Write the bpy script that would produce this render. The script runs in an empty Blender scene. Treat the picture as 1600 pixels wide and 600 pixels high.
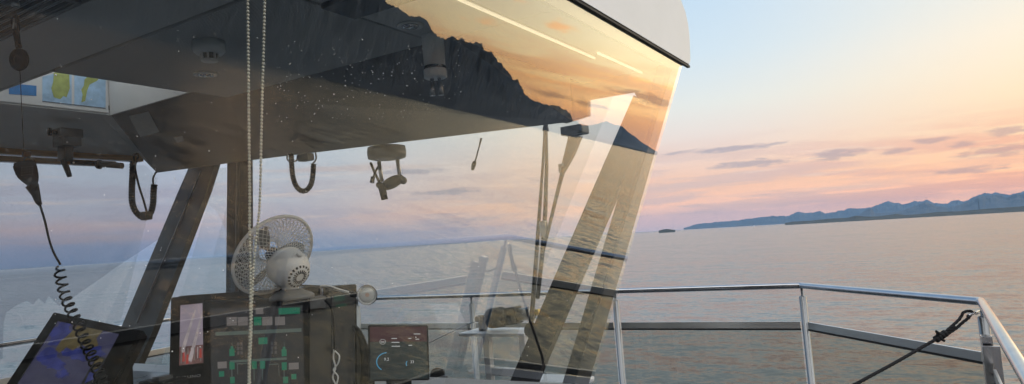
import bpy, bmesh, math, random
import numpy as np
from mathutils import Vector, Matrix, noise as mnoise
random.seed(7)
rnd = random.Random(11)
SC = bpy.context.scene
COL = SC.collection

# ------------------------------------------------------------------ frames
# Survey of the photograph: lens, sea level and the ship's own axes.
FPX, CX, CY = 1067.0, 800.0, 300.0
def nz(v):
    v = np.array(v, float); return v / np.linalg.norm(v)
_u = nz([-.058, -1, 74/FPX]); _r = nz([.235, -1, -113/FPX])
_n = -nz(_u - _r)
_U = nz([-.08, -1, .065]); _F = nz(np.cross(_n, _U)); _F = _F if _F[2] > 0 else -_F
_P = nz(np.cross(_F, _U)); _P = _P if _P[0] < 0 else -_P          # to port
CS = np.stack([_F, _P, _U])                                       # camera axes -> ship axes
HC = 1.62                                                         # eye above deck
EYE = np.array([0, 0, HC])
PN = CS @ _n; PD = -1.1598                                        # side window plane
SU = CS @ _u                                                      # sea's up in ship axes
_x = nz(np.array([1, 0, 0]) - SU[0]*SU); _y = np.cross(SU, _x)
SW = np.stack([_x, _y, SU])                                       # ship -> world rotation
M = Matrix([list(r) for r in SW]).to_4x4()                        # the ship heels a little
EYEW = SW @ EYE
SEA_Z = -8.0
HAZE = 2.4e-5

def ray(x, y): return CS @ np.array([(x-CX)/FPX, (y-CY)/FPX, 1.0])
def on(x, y, nrm, pt):
    r = ray(x, y); nrm = np.array(nrm, float)
    return EYE + r*(((np.array(pt, float)-EYE) @ nrm)/(r @ nrm))
def ws(x, y, off=0): return on(x, y, [1, 0, -.614], [2.6+off, 0, .98])     # raked windscreen plane
def lvl(x, y, h): return on(x, y, [0, 0, 1], [0, 0, h])
def side(x, y, p): return on(x, y, [0, 1, 0], [0, p, 0])
def fr(x, y, f): return on(x, y, [1, 0, 0], [f, 0, 0])
def pane(x, y, off=0): return on(x, y, PN, EYE + PN*(PD-off))
def at(x, y, t): return EYE + ray(x, y)*t
def pane_pt(f, z, off=0):
    # point of the side window plane at station f, height z, off metres inboard
    p = (PD-off - PN[2]*(z-HC) - PN[0]*f)/PN[1]
    return np.array([f, p, z])
def wdir(x, y, mirrored=False):
    v = ray(x, y)
    if mirrored: v = v - 2*(v @ PN)*PN
    return SW @ nz(v)
def azel(x, y, mirrored=False):
    v = wdir(x, y, mirrored)
    return math.atan2(v[1], v[0]), math.asin(v[2])

# ------------------------------------------------------------------ materials
def new_mat(name):
    m = bpy.data.materials.new(name); m.use_nodes = True
    nt = m.node_tree; nt.nodes.clear()
    out = nt.nodes.new('ShaderNodeOutputMaterial')
    return m, nt, out
def N(nt, t, **kw):
    n = nt.nodes.new(t)
    for k, v in kw.items():
        if k in n.inputs.keys(): n.inputs[k].default_value = v
        else: setattr(n, k, v)
    return n
def L(nt, a, b): nt.links.new(a, b)
def col4(c): return (c[0], c[1], c[2], 1)
def pbr(name, base, rough=.5, metal=0, var=.12, scale=8, bump=0, bscale=40, spec=.5, stretch=(1,1,1), rvar=.1, coat=0):
    m, nt, out = new_mat(name)
    b = N(nt, 'ShaderNodeBsdfPrincipled')
    b.inputs['Metallic'].default_value = metal
    b.inputs['Specular IOR Level'].default_value = spec
    b.inputs['Coat Weight'].default_value = coat
    tc = N(nt, 'ShaderNodeTexCoord'); mp = N(nt, 'ShaderNodeMapping'); mp.inputs['Scale'].default_value = stretch
    L(nt, tc.outputs['Object'], mp.inputs['Vector'])
    n1 = N(nt, 'ShaderNodeTexNoise'); n1.inputs['Scale'].default_value = scale; n1.inputs['Detail'].default_value = 5
    L(nt, mp.outputs['Vector'], n1.inputs['Vector'])
    cr = N(nt, 'ShaderNodeValToRGB')
    cr.color_ramp.elements[0].position = .3; cr.color_ramp.elements[1].position = .7
    cr.color_ramp.elements[0].color = col4([c*(1-var) for c in base]); cr.color_ramp.elements[1].color = col4([min(1, c*(1+var)) for c in base])
    L(nt, n1.outputs['Fac'], cr.inputs['Fac']); L(nt, cr.outputs['Color'], b.inputs['Base Color'])
    mr = N(nt, 'ShaderNodeMapRange'); mr.inputs['To Min'].default_value = max(.02, rough-rvar); mr.inputs['To Max'].default_value = min(1, rough+rvar)
    L(nt, n1.outputs['Fac'], mr.inputs['Value']); L(nt, mr.outputs['Result'], b.inputs['Roughness'])
    if bump:
        n2 = N(nt, 'ShaderNodeTexNoise'); n2.inputs['Scale'].default_value = bscale; n2.inputs['Detail'].default_value = 4
        L(nt, mp.outputs['Vector'], n2.inputs['Vector'])
        bp = N(nt, 'ShaderNodeBump'); bp.inputs['Strength'].default_value = bump; bp.inputs['Distance'].default_value = .01
        L(nt, n2.outputs['Fac'], bp.inputs['Height']); L(nt, bp.outputs['Normal'], b.inputs['Normal'])
    L(nt, b.outputs['BSDF'], out.inputs['Surface'])
    return m
def emit(name, c, s=1.0, mottled=0, scale=60):
    m, nt, out = new_mat(name)
    b = N(nt, 'ShaderNodeBsdfPrincipled'); b.inputs['Base Color'].default_value = (.02, .02, .02, 1); b.inputs['Roughness'].default_value = .25
    b.inputs['Emission Strength'].default_value = s
    b.inputs['Emission Color'].default_value = col4(c)
    if mottled:
        tc = N(nt, 'ShaderNodeTexCoord'); n1 = N(nt, 'ShaderNodeTexNoise'); n1.inputs['Scale'].default_value = scale; n1.inputs['Detail'].default_value = 4
        L(nt, tc.outputs['Object'], n1.inputs['Vector'])
        cr = N(nt, 'ShaderNodeValToRGB'); cr.color_ramp.elements[0].position = .35; cr.color_ramp.elements[1].position = .65
        cr.color_ramp.elements[0].color = col4([x*(1-mottled) for x in c]); cr.color_ramp.elements[1].color = col4([x*(1+mottled) for x in c])
        L(nt, n1.outputs['Fac'], cr.inputs['Fac']); L(nt, cr.outputs['Color'], b.inputs['Emission Color'])
    L(nt, b.outputs['BSDF'], out.inputs['Surface'])
    return m
def glass_mat(name, tint, ior, gain=1.0, film=.0, power=5.0):
    # a glazing unit seen as one interface: coated reflection by angle, the rest passes straight through
    m, nt, out = new_mat(name)
    r0 = ((ior-1)/(ior+1))**2
    ge = N(nt, 'ShaderNodeNewGeometry'); dt = N(nt, 'ShaderNodeVectorMath', operation='DOT_PRODUCT')
    L(nt, ge.outputs['Normal'], dt.inputs[0]); L(nt, ge.outputs['Incoming'], dt.inputs[1])
    def mm(op, a, b=None, clamp=False):
        n = N(nt, 'ShaderNodeMath', operation=op, use_clamp=clamp)
        for i, x in enumerate((a, b)):
            if x is None: continue
            if isinstance(x, (int, float)): n.inputs[i].default_value = x
            else: L(nt, x, n.inputs[i])
        return n.outputs[0]
    sch = mm('ADD', mm('MULTIPLY', mm('POWER', mm('SUBTRACT', 1.0, mm('ABSOLUTE', dt.outputs['Value'])), power), 1-r0), r0)
    facn = mm('DIVIDE', mm('MULTIPLY', sch, 2.0*gain), mm('ADD', sch, 1.0), True)
    tr = N(nt, 'ShaderNodeBsdfTransparent'); tr.inputs['Color'].default_value = col4(tint)
    gl = N(nt, 'ShaderNodeBsdfGlossy'); gl.inputs['Roughness'].default_value = 0.0; gl.inputs['Color'].default_value = (1, 1, 1, 1)
    mx = N(nt, 'ShaderNodeMixShader')
    L(nt, facn, mx.inputs['Fac']); L(nt, tr.outputs['BSDF'], mx.inputs[1]); L(nt, gl.outputs['BSDF'], mx.inputs[2])
    last = mx.outputs['Shader']
    if film:
        # thin dried salt: runs and specks
        tc = N(nt, 'ShaderNodeTexCoord'); mp = N(nt, 'ShaderNodeMapping'); mp.inputs['Scale'].default_value = (26, 26, 1.6)
        L(nt, tc.outputs['Object'], mp.inputs['Vector'])
        n1 = N(nt, 'ShaderNodeTexNoise'); n1.inputs['Scale'].default_value = 2.2; n1.inputs['Detail'].default_value = 6
        L(nt, mp.outputs['Vector'], n1.inputs['Vector'])
        n2 = N(nt, 'ShaderNodeTexNoise'); n2.inputs['Scale'].default_value = 85; n2.inputs['Detail'].default_value = 3
        L(nt, tc.outputs['Object'], n2.inputs['Vector'])
        r1 = N(nt, 'ShaderNodeMapRange'); r1.inputs['From Min'].default_value = .48; r1.inputs['From Max'].default_value = .8; r1.inputs['To Max'].default_value = film
        r2 = N(nt, 'ShaderNodeMapRange'); r2.inputs['From Min'].default_value = .66; r2.inputs['From Max'].default_value = .72; r2.inputs['To Max'].default_value = film*7
        L(nt, n1.outputs['Fac'], r1.inputs['Value']); L(nt, n2.outputs['Fac'], r2.inputs['Value'])
        sm = N(nt, 'ShaderNodeMath', operation='ADD', use_clamp=True); L(nt, r1.outputs['Result'], sm.inputs[0]); L(nt, r2.outputs['Result'], sm.inputs[1])
        df = N(nt, 'ShaderNodeBsdfDiffuse'); df.inputs['Color'].default_value = (.75, .76, .76, 1)
        m2 = N(nt, 'ShaderNodeMixShader'); L(nt, sm.outputs[0], m2.inputs['Fac']); L(nt, last, m2.inputs[1]); L(nt, df.outputs['BSDF'], m2.inputs[2])
        last = m2.outputs['Shader']
    L(nt, last, out.inputs['Surface'])
    return m
def clear_mat(name):
    m, nt, out = new_mat(name)
    tr = N(nt, 'ShaderNodeBsdfTransparent'); tr.inputs['Color'].default_value = (.985, .99, .985, 1)
    L(nt, tr.outputs['BSDF'], out.inputs['Surface']); return m

MAT = {}
MAT['glass'] = glass_mat('coated_window_glass', (.93, .94, .93), 1.47, 1.06, .010, 3.8)
MAT['glass_inner'] = clear_mat('glass_inner_face')
MAT['glass_plain'] = glass_mat('plain_window_glass', (.90, .91, .90), 1.45, .8)
MAT['glass_rail'] = glass_mat('smoked_rail_glass', (.63, .62, .57), 1.4, .3)
MAT['white'] = pbr('white_gelcoat', (.82, .825, .84), .38, var=.05, scale=3, bump=.03, bscale=12)
MAT['whitep'] = pbr('white_plastic', (.86, .86, .85), .4, var=.05)
MAT['ceil'] = pbr('ceiling_panel', (.66, .66, .66), .6, var=.06, scale=2)
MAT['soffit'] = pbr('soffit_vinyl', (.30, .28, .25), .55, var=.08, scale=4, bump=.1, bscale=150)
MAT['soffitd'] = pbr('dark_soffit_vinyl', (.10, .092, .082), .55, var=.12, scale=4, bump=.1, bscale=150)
MAT['dark'] = pbr('dark_lining', (.035, .033, .031), .5, var=.2)
MAT['pillar'] = pbr('pillar_black', (.014, .0135, .013), .55, var=.2, scale=20, spec=.25)
MAT['gasket'] = pbr('rubber_gasket', (.012, .012, .012), .6)
MAT['frit'] = pbr('frit_band', (.05, .045, .04), .4)
MAT['steel'] = pbr('polished_steel', (.46, .47, .49), .16, metal=1, var=.06, scale=14, rvar=.06)
MAT['steelb'] = pbr('brushed_steel', (.23, .235, .24), .32, metal=1, var=.04, scale=5, rvar=.02)
MAT['satin'] = pbr('satin_steel', (.66, .67, .66), .30, metal=1, var=.05, scale=3, rvar=.05)
MAT['alu'] = pbr('aluminium', (.6, .6, .6), .35, metal=1)
MAT['black'] = pbr('black_plastic', (.011, .011, .012), .5, var=.25, scale=30, spec=.25)
MAT['blackm'] = pbr('black_metal', (.02, .02, .02), .35, metal=.2)
MAT['rope'] = pbr('black_rope', (.012, .012, .014), .85, var=.4, scale=120, bump=.6, bscale=200)
MAT['rubber'] = pbr('wiper_rubber', (.022, .021, .02), .5)
MAT['grey'] = pbr('grey_plastic', (.22, .22, .215), .5)
MAT['greyd'] = pbr('grey_panel', (.085, .08, .072), .5)
MAT['bead'] = pbr('ivory_beads', (.72, .70, .60), .35, var=.05)
MAT['paper'] = pbr('note_paper', (.62, .61, .58), .7, var=.06, scale=30)
MAT['wood'] = pbr('varnished_wood', (.60, .30, .11), .3, var=.3, scale=5, stretch=(1, 12, 12), coat=.4)
MAT['desk'] = pbr('desk_laminate', (.20, .22, .26), .3, var=.08)
MAT['deck'] = pbr('deck_coating', (.06, .065, .07), .8, var=.15, scale=6, bump=.3, bscale=90)
MAT['brass'] = pbr('brass_plug', (.55, .38, .10), .3, metal=1)
MAT['lens'] = pbr('lamp_lens', (.75, .75, .72), .12, var=.04)
MAT['blade'] = pbr('fan_blade', (.30, .31, .32), .35)
MAT['film'] = None
MAT['white_drop'] = pbr('water_drop', (.8, .8, .8), .05, var=.02)

# ------------------------------------------------------------------ mesh helpers (ship coordinates)
def V(p): return Vector((float(p[0]), float(p[1]), float(p[2])))
class MB:
    def __init__(s): s.bm = bmesh.new(); s.mi = 0
    def face(s, pts, mi=None):
        vs = [s.bm.verts.new(V(p)) for p in pts]
        f = s.bm.faces.new(vs); f.material_index = s.mi if mi is None else mi; return f
    def box(s, c, size, rot=None, bevel=0):
        r = rot if rot is not None else Matrix.Identity(3)
        r = r.to_3x3() if hasattr(r, 'to_3x3') else r
        hx, hy, hz = [a/2 for a in size]; c = V(c)
        vs = [s.bm.verts.new(c + r @ Vector((x*hx, y*hy, z*hz))) for x in (-1, 1) for y in (-1, 1) for z in (-1, 1)]
        fs = []
        for idx in ((0,1,3,2),(4,6,7,5),(0,4,5,1),(2,3,7,6),(0,2,6,4),(1,5,7,3)):
            f = s.bm.faces.new([vs[i] for i in idx]); f.material_index = s.mi; fs.append(f)
        if bevel:
            es = list({e for f in fs for e in f.edges})
            r_ = bmesh.ops.bevel(s.bm, geom=es, offset=bevel, segments=2, affect='EDGES', profile=.6)
            for f in r_['faces']: f.material_index = s.mi
        return s
    def prism(s, poly, off, mi_side=None, mi_back=None):
        off = V(off); a = [s.bm.verts.new(V(p)) for p in poly]; b = [s.bm.verts.new(V(p)+off) for p in poly]
        f0 = s.bm.faces.new(a); f1 = s.bm.faces.new(b[::-1]); f0.material_index = s.mi; f1.material_index = s.mi if mi_back is None else mi_back
        n = len(a)
        for i in range(n):
            f = s.bm.faces.new([a[i], b[i], b[(i+1) % n], a[(i+1) % n]]); f.material_index = s.mi if mi_side is None else mi_side
        return s
    def tube(s, pts, r, seg=10, closed=False, cap=True):
        pts = [V(p) for p in pts]; n = len(pts)
        rs = r if isinstance(r, (list, tuple)) else [r]*n
        rings = []; up = None
        for i in range(n):
            if closed: t = pts[(i+1) % n]-pts[i-1]
            else: t = pts[min(i+1, n-1)]-pts[max(i-1, 0)]
            t.normalize()
            if up is None:
                up = Vector((0, 0, 1)) if abs(t.z) < .9 else Vector((1, 0, 0))
            up = (up - t*up.dot(t)).normalized(); w = t.cross(up)
            rings.append([s.bm.verts.new(pts[i] + (up*math.cos(a)+w*math.sin(a))*rs[i]) for a in [2*math.pi*k/seg for k in range(seg)]])
        m = n if closed else n-1
        for i in range(m):
            A, B = rings[i], rings[(i+1) % n]
            for k in range(seg):
                f = s.bm.faces.new([A[k], A[(k+1) % seg], B[(k+1) % seg], B[k]]); f.material_index = s.mi; f.smooth = True
        if cap and not closed:
            f = s.bm.faces.new(rings[0][::-1]); f.material_index = s.mi
            f = s.bm.faces.new(rings[-1]); f.material_index = s.mi
        return s
    def lathe(s, o, ax, prof, seg=24, smooth=True):
        # prof: list of (distance along axis, radius)
        o = V(o); ax = V(ax).normalized()
        up = Vector((0, 0, 1)) if abs(ax.z) < .9 else Vector((1, 0, 0))
        up = (up-ax*up.dot(ax)).normalized(); w = ax.cross(up); rings = []
        for d, r in prof:
            rings.append([s.bm.verts.new(o+ax*d+(up*math.cos(a)+w*math.sin(a))*max(r, 1e-4)) for a in [2*math.pi*k/seg for k in range(seg)]])
        for A, B in zip(rings, rings[1:]):
            for k in range(seg):
                f = s.bm.faces.new([A[k], A[(k+1) % seg], B[(k+1) % seg], B[k]]); f.material_index = s.mi; f.smooth = smooth
        f = s.bm.faces.new(rings[0][::-1]); f.material_index = s.mi
        f = s.bm.faces.new(rings[-1]); f.material_index = s.mi
        return s
    def ball(s, c, r, sub=1, scale=None):
        m = Matrix.Translation(V(c))
        if scale is not None: m = m @ scale
        res = bmesh.ops.create_icosphere(s.bm, subdivisions=sub, radius=r, matrix=m)
        for v in res['verts']:
            for f in v.link_faces: f.smooth = True; f.material_index = s.mi
        return s
ORG = {}
def setp(o, label=None, cat=None, group=None, kind=None):
    if label: o['label'] = label
    if cat: o['category'] = cat
    if group: o['group'] = group
    if kind: o['kind'] = kind
    return o
def thing(name, label, cat, loc, group=None):
    o = bpy.data.objects.new(name, None); COL.objects.link(o); o.empty_display_size = .05
    o.matrix_world = M @ Matrix.Translation(V(loc)); ORG[o.name] = V(loc)
    return setp(o, label, cat, group)
def mesh_of(name, mb, mats, shift, recalc=True):
    bm = mb.bm
    if recalc: bmesh.ops.recalc_face_normals(bm, faces=bm.faces)
    bmesh.ops.translate(bm, verts=bm.verts, vec=-shift)
    me = bpy.data.meshes.new(name); bm.to_mesh(me); bm.free()
    for m in (mats if isinstance(mats, (list, tuple)) else [mats]): me.materials.append(m)
    return me
def part(name, mb, mats, parent, kind=None, label=None, recalc=True):
    org = ORG[parent.name]
    o = bpy.data.objects.new(name, mesh_of(name, mb, mats, org, recalc)); COL.objects.link(o); o.parent = parent
    ORG[o.name] = org
    return setp(o, label, None, None, kind)
def solo(name, mb, mats, label, cat, loc, group=None, kind=None, recalc=True):
    o = bpy.data.objects.new(name, mesh_of(name, mb, mats, V(loc), recalc)); COL.objects.link(o)
    o.matrix_world = M @ Matrix.Translation(V(loc)); ORG[o.name] = V(loc)
    return setp(o, label, cat, group, kind)
def smooth_path(pts, n=8):
    P = [np.array(p, float) for p in pts]; P = [2*P[0]-P[1]] + P + [2*P[-1]-P[-2]]; out = []
    for i in range(1, len(P)-2):
        for k in range(n):
            t = k/n; a, b, c, d = P[i-1:i+3]
            out.append(.5*((2*b)+(c-a)*t+(2*a-5*b+4*c-d)*t*t+(3*b-3*c+d-a)*t**3))
    out.append(P[-2]); return out

# ------------------------------------------------------------------ camera
cam = bpy.data.cameras.new('camera'); cam.sensor_width = 36; cam.lens = 36*FPX/1600; cam.clip_end = 200000; cam.clip_start = .05
co = bpy.data.objects.new('camera', cam); COL.objects.link(co)
right, down, fwd = SW @ CS @ np.array([1., 0, 0]), SW @ CS @ np.array([0, 1., 0]), SW @ CS @ np.array([0, 0, 1.])
mw = Matrix.Identity(4)
for i in range(3):
    mw[i][0], mw[i][1], mw[i][2], mw[i][3] = right[i], -down[i], -fwd[i], EYEW[i]
co.matrix_world = mw; SC.camera = co

# ------------------------------------------------------------------ sky and light
SUN_AZ, SUN_EL = math.radians(-52), math.radians(2.0)
wd = bpy.data.worlds.new("World"); SC.world = wd; wd.use_nodes = True
nt = wd.node_tree; nt.nodes.clear()
wo = N(nt, 'ShaderNodeOutputWorld')
def mth(op, a, b=None, c=None, clamp=False):
    n = nt.nodes.new('ShaderNodeMath'); n.operation = op; n.use_clamp = clamp
    for i, x in enumerate((a, b, c)):
        if x is None: continue
        if isinstance(x, (int, float)): n.inputs[i].default_value = x
        else: nt.links.new(x, n.inputs[i])
    return n.outputs[0]
def mrange(v, a, b, lo=0, hi=1, smooth=True):
    n = nt.nodes.new('ShaderNodeMapRange'); n.interpolation_type = 'SMOOTHSTEP' if smooth else 'LINEAR'
    nt.links.new(v, n.inputs['Value'])
    n.inputs['From Min'].default_value = a; n.inputs['From Max'].default_value = b; n.inputs['To Min'].default_value = lo; n.inputs['To Max'].default_value = hi
    return n.outputs['Result']
def mixc(f, a, b):
    n = nt.nodes.new('ShaderNodeMix'); n.data_type = 'RGBA'
    for i, x in ((0, f), (6, a), (7, b)):
        if isinstance(x, (int, float)): n.inputs[i].default_value = x
        elif isinstance(x, tuple): n.inputs[i].default_value = col4(x)
        else: nt.links.new(x, n.inputs[i])
    return n.outputs[2]
tc = N(nt, 'ShaderNodeTexCoord'); sep = N(nt, 'ShaderNodeSeparateXYZ'); L(nt, tc.outputs['Generated'], sep.inputs[0])
EL = mth('MULTIPLY', mth('ARCSINE', sep.outputs['Z']), 180/math.pi)
AZ = mth('MULTIPLY', mth('ARCTAN2', sep.outputs['Y'], sep.outputs['X']), 180/math.pi)
def lin(c): return tuple(((x/255)/12.92 if x/255 <= .04045 else (((x/255)+.055)/1.055)**2.4) for x in c)
def ramp(stops):
    n = nt.nodes.new('ShaderNodeValToRGB'); e = n.color_ramp.elements
    n.color_ramp.interpolation = 'LINEAR'
    while len(e) < len(stops): e.new(.5)
    for i, (d, c) in enumerate(stops):
        e[i].position = math.sqrt(max(0, d)/90); e[i].color = col4(c)
    nt.links.new(ELP, n.inputs['Fac']); return n.outputs['Color']
ELP = mth('POWER', mth('DIVIDE', mth('MAXIMUM', EL, 0.0), 90.0, clamp=True), .5)
RA = ramp([(0, lin((216,196,196))), (.9, (.95,.60,.51)), (2.2, (1.10,.62,.42)), (3.6, lin((246,194,166))), (5.6, lin((236,204,190))), (7.6, lin((228,214,208))), (10, lin((222,224,220))), (14, lin((203,219,230))), (19, lin((188,211,231))), (27, (.72,.82,.90)), (40, (.68,.76,.84)), (60, lin((130,162,205))), (90, (.6, .68, .8))])
RB = ramp([(0, (1.35,.62,.32)), (1.6, (1.42,.64,.30)), (3, (1.22,.60,.29)), (5, lin((254,206,160))), (8, lin((253,220,178))), (12, lin((249,230,203))), (15, lin((236,228,212))), (20, (.80,.80,.74)), (30, (.82,.86,.84)), (45, (.66,.74,.82)), (90, (.6, .68, .8))])
RC = ramp([(0, (3.0, 1.15, .42)), (2, (3.0, 1.42, .48)), (4, (2.95, 1.85, .80)), (7, (2.9, 2.35, 1.3)), (11, (2.65, 2.3, 1.55)), (18, (1.9, 1.75, 1.4)), (30, (1.2, 1.18, 1.1)), (50, (.75, .8, .86)), (90, (.6, .68, .8))])
RZ = ramp([(0, lin((160,172,196))), (1.5, lin((182,184,206))), (2.6, lin((214,190,196))), (3.6, lin((196,196,214))), (6, lin((196,203,222))), (10, lin((194,211,230))), (19, lin((172,200,230))), (32, lin((146,180,216))), (60, lin((130,162,205))), (90, (.6, .68, .8))])
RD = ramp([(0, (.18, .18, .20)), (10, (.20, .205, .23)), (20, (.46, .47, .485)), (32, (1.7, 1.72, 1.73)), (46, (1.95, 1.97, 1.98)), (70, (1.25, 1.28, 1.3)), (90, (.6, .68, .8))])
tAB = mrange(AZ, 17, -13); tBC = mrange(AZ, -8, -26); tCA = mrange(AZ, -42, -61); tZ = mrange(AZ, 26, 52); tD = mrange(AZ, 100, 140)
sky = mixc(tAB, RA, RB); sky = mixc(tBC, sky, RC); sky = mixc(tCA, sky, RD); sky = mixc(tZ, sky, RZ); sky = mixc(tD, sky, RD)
# cloud fields in azimuth / elevation, long and low
def cloudnoise(sa, se, scale, detail, off=0, rough=.55):
    cx = nt.nodes.new('ShaderNodeCombineXYZ'); nt.links.new(mth('MULTIPLY', AZ, sa), cx.inputs[0]); nt.links.new(mth('MULTIPLY', EL, se), cx.inputs[1]); cx.inputs[2].default_value = off
    n = nt.nodes.new('ShaderNodeTexNoise'); n.inputs['Scale'].default_value = scale; n.inputs['Detail'].default_value = detail; n.inputs['Roughness'].default_value = rough
    nt.links.new(cx.outputs[0], n.inputs['Vector']); return n.outputs['Fac']
c1 = cloudnoise(.055, .55, 1.6, 6, 3.1)
band = mth('MULTIPLY', mrange(EL, .3, 1.6), mrange(EL, 8.0, 4.2))
m1 = mth('MULTIPLY', mth('MULTIPLY', mrange(c1, .43, .58), band), .78)
cwarm = mixc(tAB, lin((214,184,180)), lin((240,160,130)))
cwarm = mixc(tBC, cwarm, (2.4, 1.1, .45)); cwarm = mixc(tZ, cwarm, lin((186,182,202)))
sky = mixc(m1, sky, cwarm)
c2 = cloudnoise(.05, .9, 1.9, 5, 8.4)
m2 = mth('MULTIPLY', mth('MULTIPLY', mrange(c2, .56, .66), mth('MULTIPLY', mrange(EL, 1.4, 3.0), mrange(EL, 7.5, 5.0))), .45)
clight = mixc(tAB, lin((240,214,206)), lin((255,216,170))); clight = mixc(tBC, clight, (3.4, 1.7, .6))
sky = mixc(m2, sky, clight)
# high wisps glowing in the sunset quarter
c3 = cloudnoise(.16, .5, 1.3, 6, 1.7)
m3 = mth('MULTIPLY', mth('MULTIPLY', mrange(c3, .58, .70), mth('MULTIPLY', mrange(EL, 3.5, 5.0), mrange(EL, 13, 8.5))), mth('MULTIPLY', tBC, .7))
sky = mixc(m3, sky, (3.7, 1.6, .48))
# separate grey cloudlets: azimuth, elevation, half width, half height
edge = mth('MULTIPLY', mth('SUBTRACT', cloudnoise(.5, 2.4, 1.7, 5, 5.5), .5), 2.2)
blob = None
for (x, y, wx, wy, mir) in [(1170,256,62,6,0),(1306,241,44,9,0),(1398,236,22,4,0),(1452,220,24,4,0),(1505,225,20,4,0),(1570,206,26,6,0),(1560,236,50,7,0),(1510,266,46,5,0),(1140,232,90,5,0),(700,300,60,6,0),(640,268,60,5,0),
                            (925,164,30,6,1),(1005,150,60,7,1),(860,148,40,5,1),(1030,160,30,6,1)]:
    a, e = azel(x, y, bool(mir)); a, e = math.degrees(a), math.degrees(e)
    k = 180/math.pi/FPX
    da = mth('DIVIDE', mth('SUBTRACT', AZ, a), wx*k); de = mth('DIVIDE', mth('SUBTRACT', EL, e), wy*k*1.0)
    d = mth('ADD', mth('SQRT', mth('ADD', mth('MULTIPLY', da, da), mth('MULTIPLY', de, de))), edge)
    b = mrange(d, 1.15, .35)
    blob = b if blob is None else mth('MAXIMUM', blob, b)
def blobs(lst, edge, hi=1.15, lo_=.35):
    acc = None
    for (x, y, wx, wy) in lst:
        a, e = azel(x, y); a, e = math.degrees(a), math.degrees(e); k = 180/math.pi/FPX
        da = mth('DIVIDE', mth('SUBTRACT', AZ, a), wx*k); de = mth('DIVIDE', mth('SUBTRACT', EL, e), wy*k)
        d = mth('ADD', mth('SQRT', mth('ADD', mth('MULTIPLY', da, da), mth('MULTIPLY', de, de))), edge)
        b = mrange(d, hi, lo_); acc = b if acc is None else mth('MAXIMUM', acc, b)
    return acc
edge2 = mth('MULTIPLY', mth('SUBTRACT', cloudnoise(.12, 1.6, 1.9, 6, 2.2), .5), 2.6)
bands = blobs([(1080,244,150,12),(1240,266,130,9),(1430,276,120,8),(1080,292,130,8),(1300,296,120,6),(1585,250,90,9),(1180,322,120,5),(560,262,160,6),(200,372,200,7)], edge2, 1.2, .2)
sky = mixc(mth('MULTIPLY', bands, .5), sky, mixc(tAB, lin((212,184,180)), lin((230,166,144))))
cg = mixc(tAB, lin((150,146,166)), lin((186,140,138))); cg = mixc(tBC, cg, (.85, .40, .25))
sky = mixc(mth('MULTIPLY', blob, .68), sky, cg)
# ground side of the dome: never seen past the sea, kept dim
sky = mixc(mrange(EL, -.4, -3.0), sky, (.16, .18, .22))
ns = N(nt, 'ShaderNodeTexSky'); ns.sky_type = 'NISHITA'; ns.sun_disc = False; ns.sun_elevation = SUN_EL; ns.sun_rotation = math.pi/2 - SUN_AZ
b1 = N(nt, 'ShaderNodeBackground'); L(nt, ns.outputs['Color'], b1.inputs['Color']); b1.inputs['Strength'].default_value = .05
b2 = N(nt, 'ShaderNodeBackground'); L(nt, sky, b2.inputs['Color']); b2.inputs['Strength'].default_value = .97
ad = N(nt, 'ShaderNodeAddShader'); L(nt, b1.outputs[0], ad.inputs[0]); L(nt, b2.outputs[0], ad.inputs[1]); L(nt, ad.outputs[0], wo.inputs['Surface'])

sl = bpy.data.lights.new('sunset_sun', 'SUN'); sl.energy = .35; sl.angle = math.radians(12); sl.color = (1, .66, .38)
so = bpy.data.objects.new('sunset_sun', sl); COL.objects.link(so)
sd = Vector((math.cos(SUN_AZ)*math.cos(SUN_EL), math.sin(SUN_AZ)*math.cos(SUN_EL), math.sin(SUN_EL+math.radians(2))))
so.rotation_euler = sd.to_track_quat('Z', 'Y').to_euler()

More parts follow.
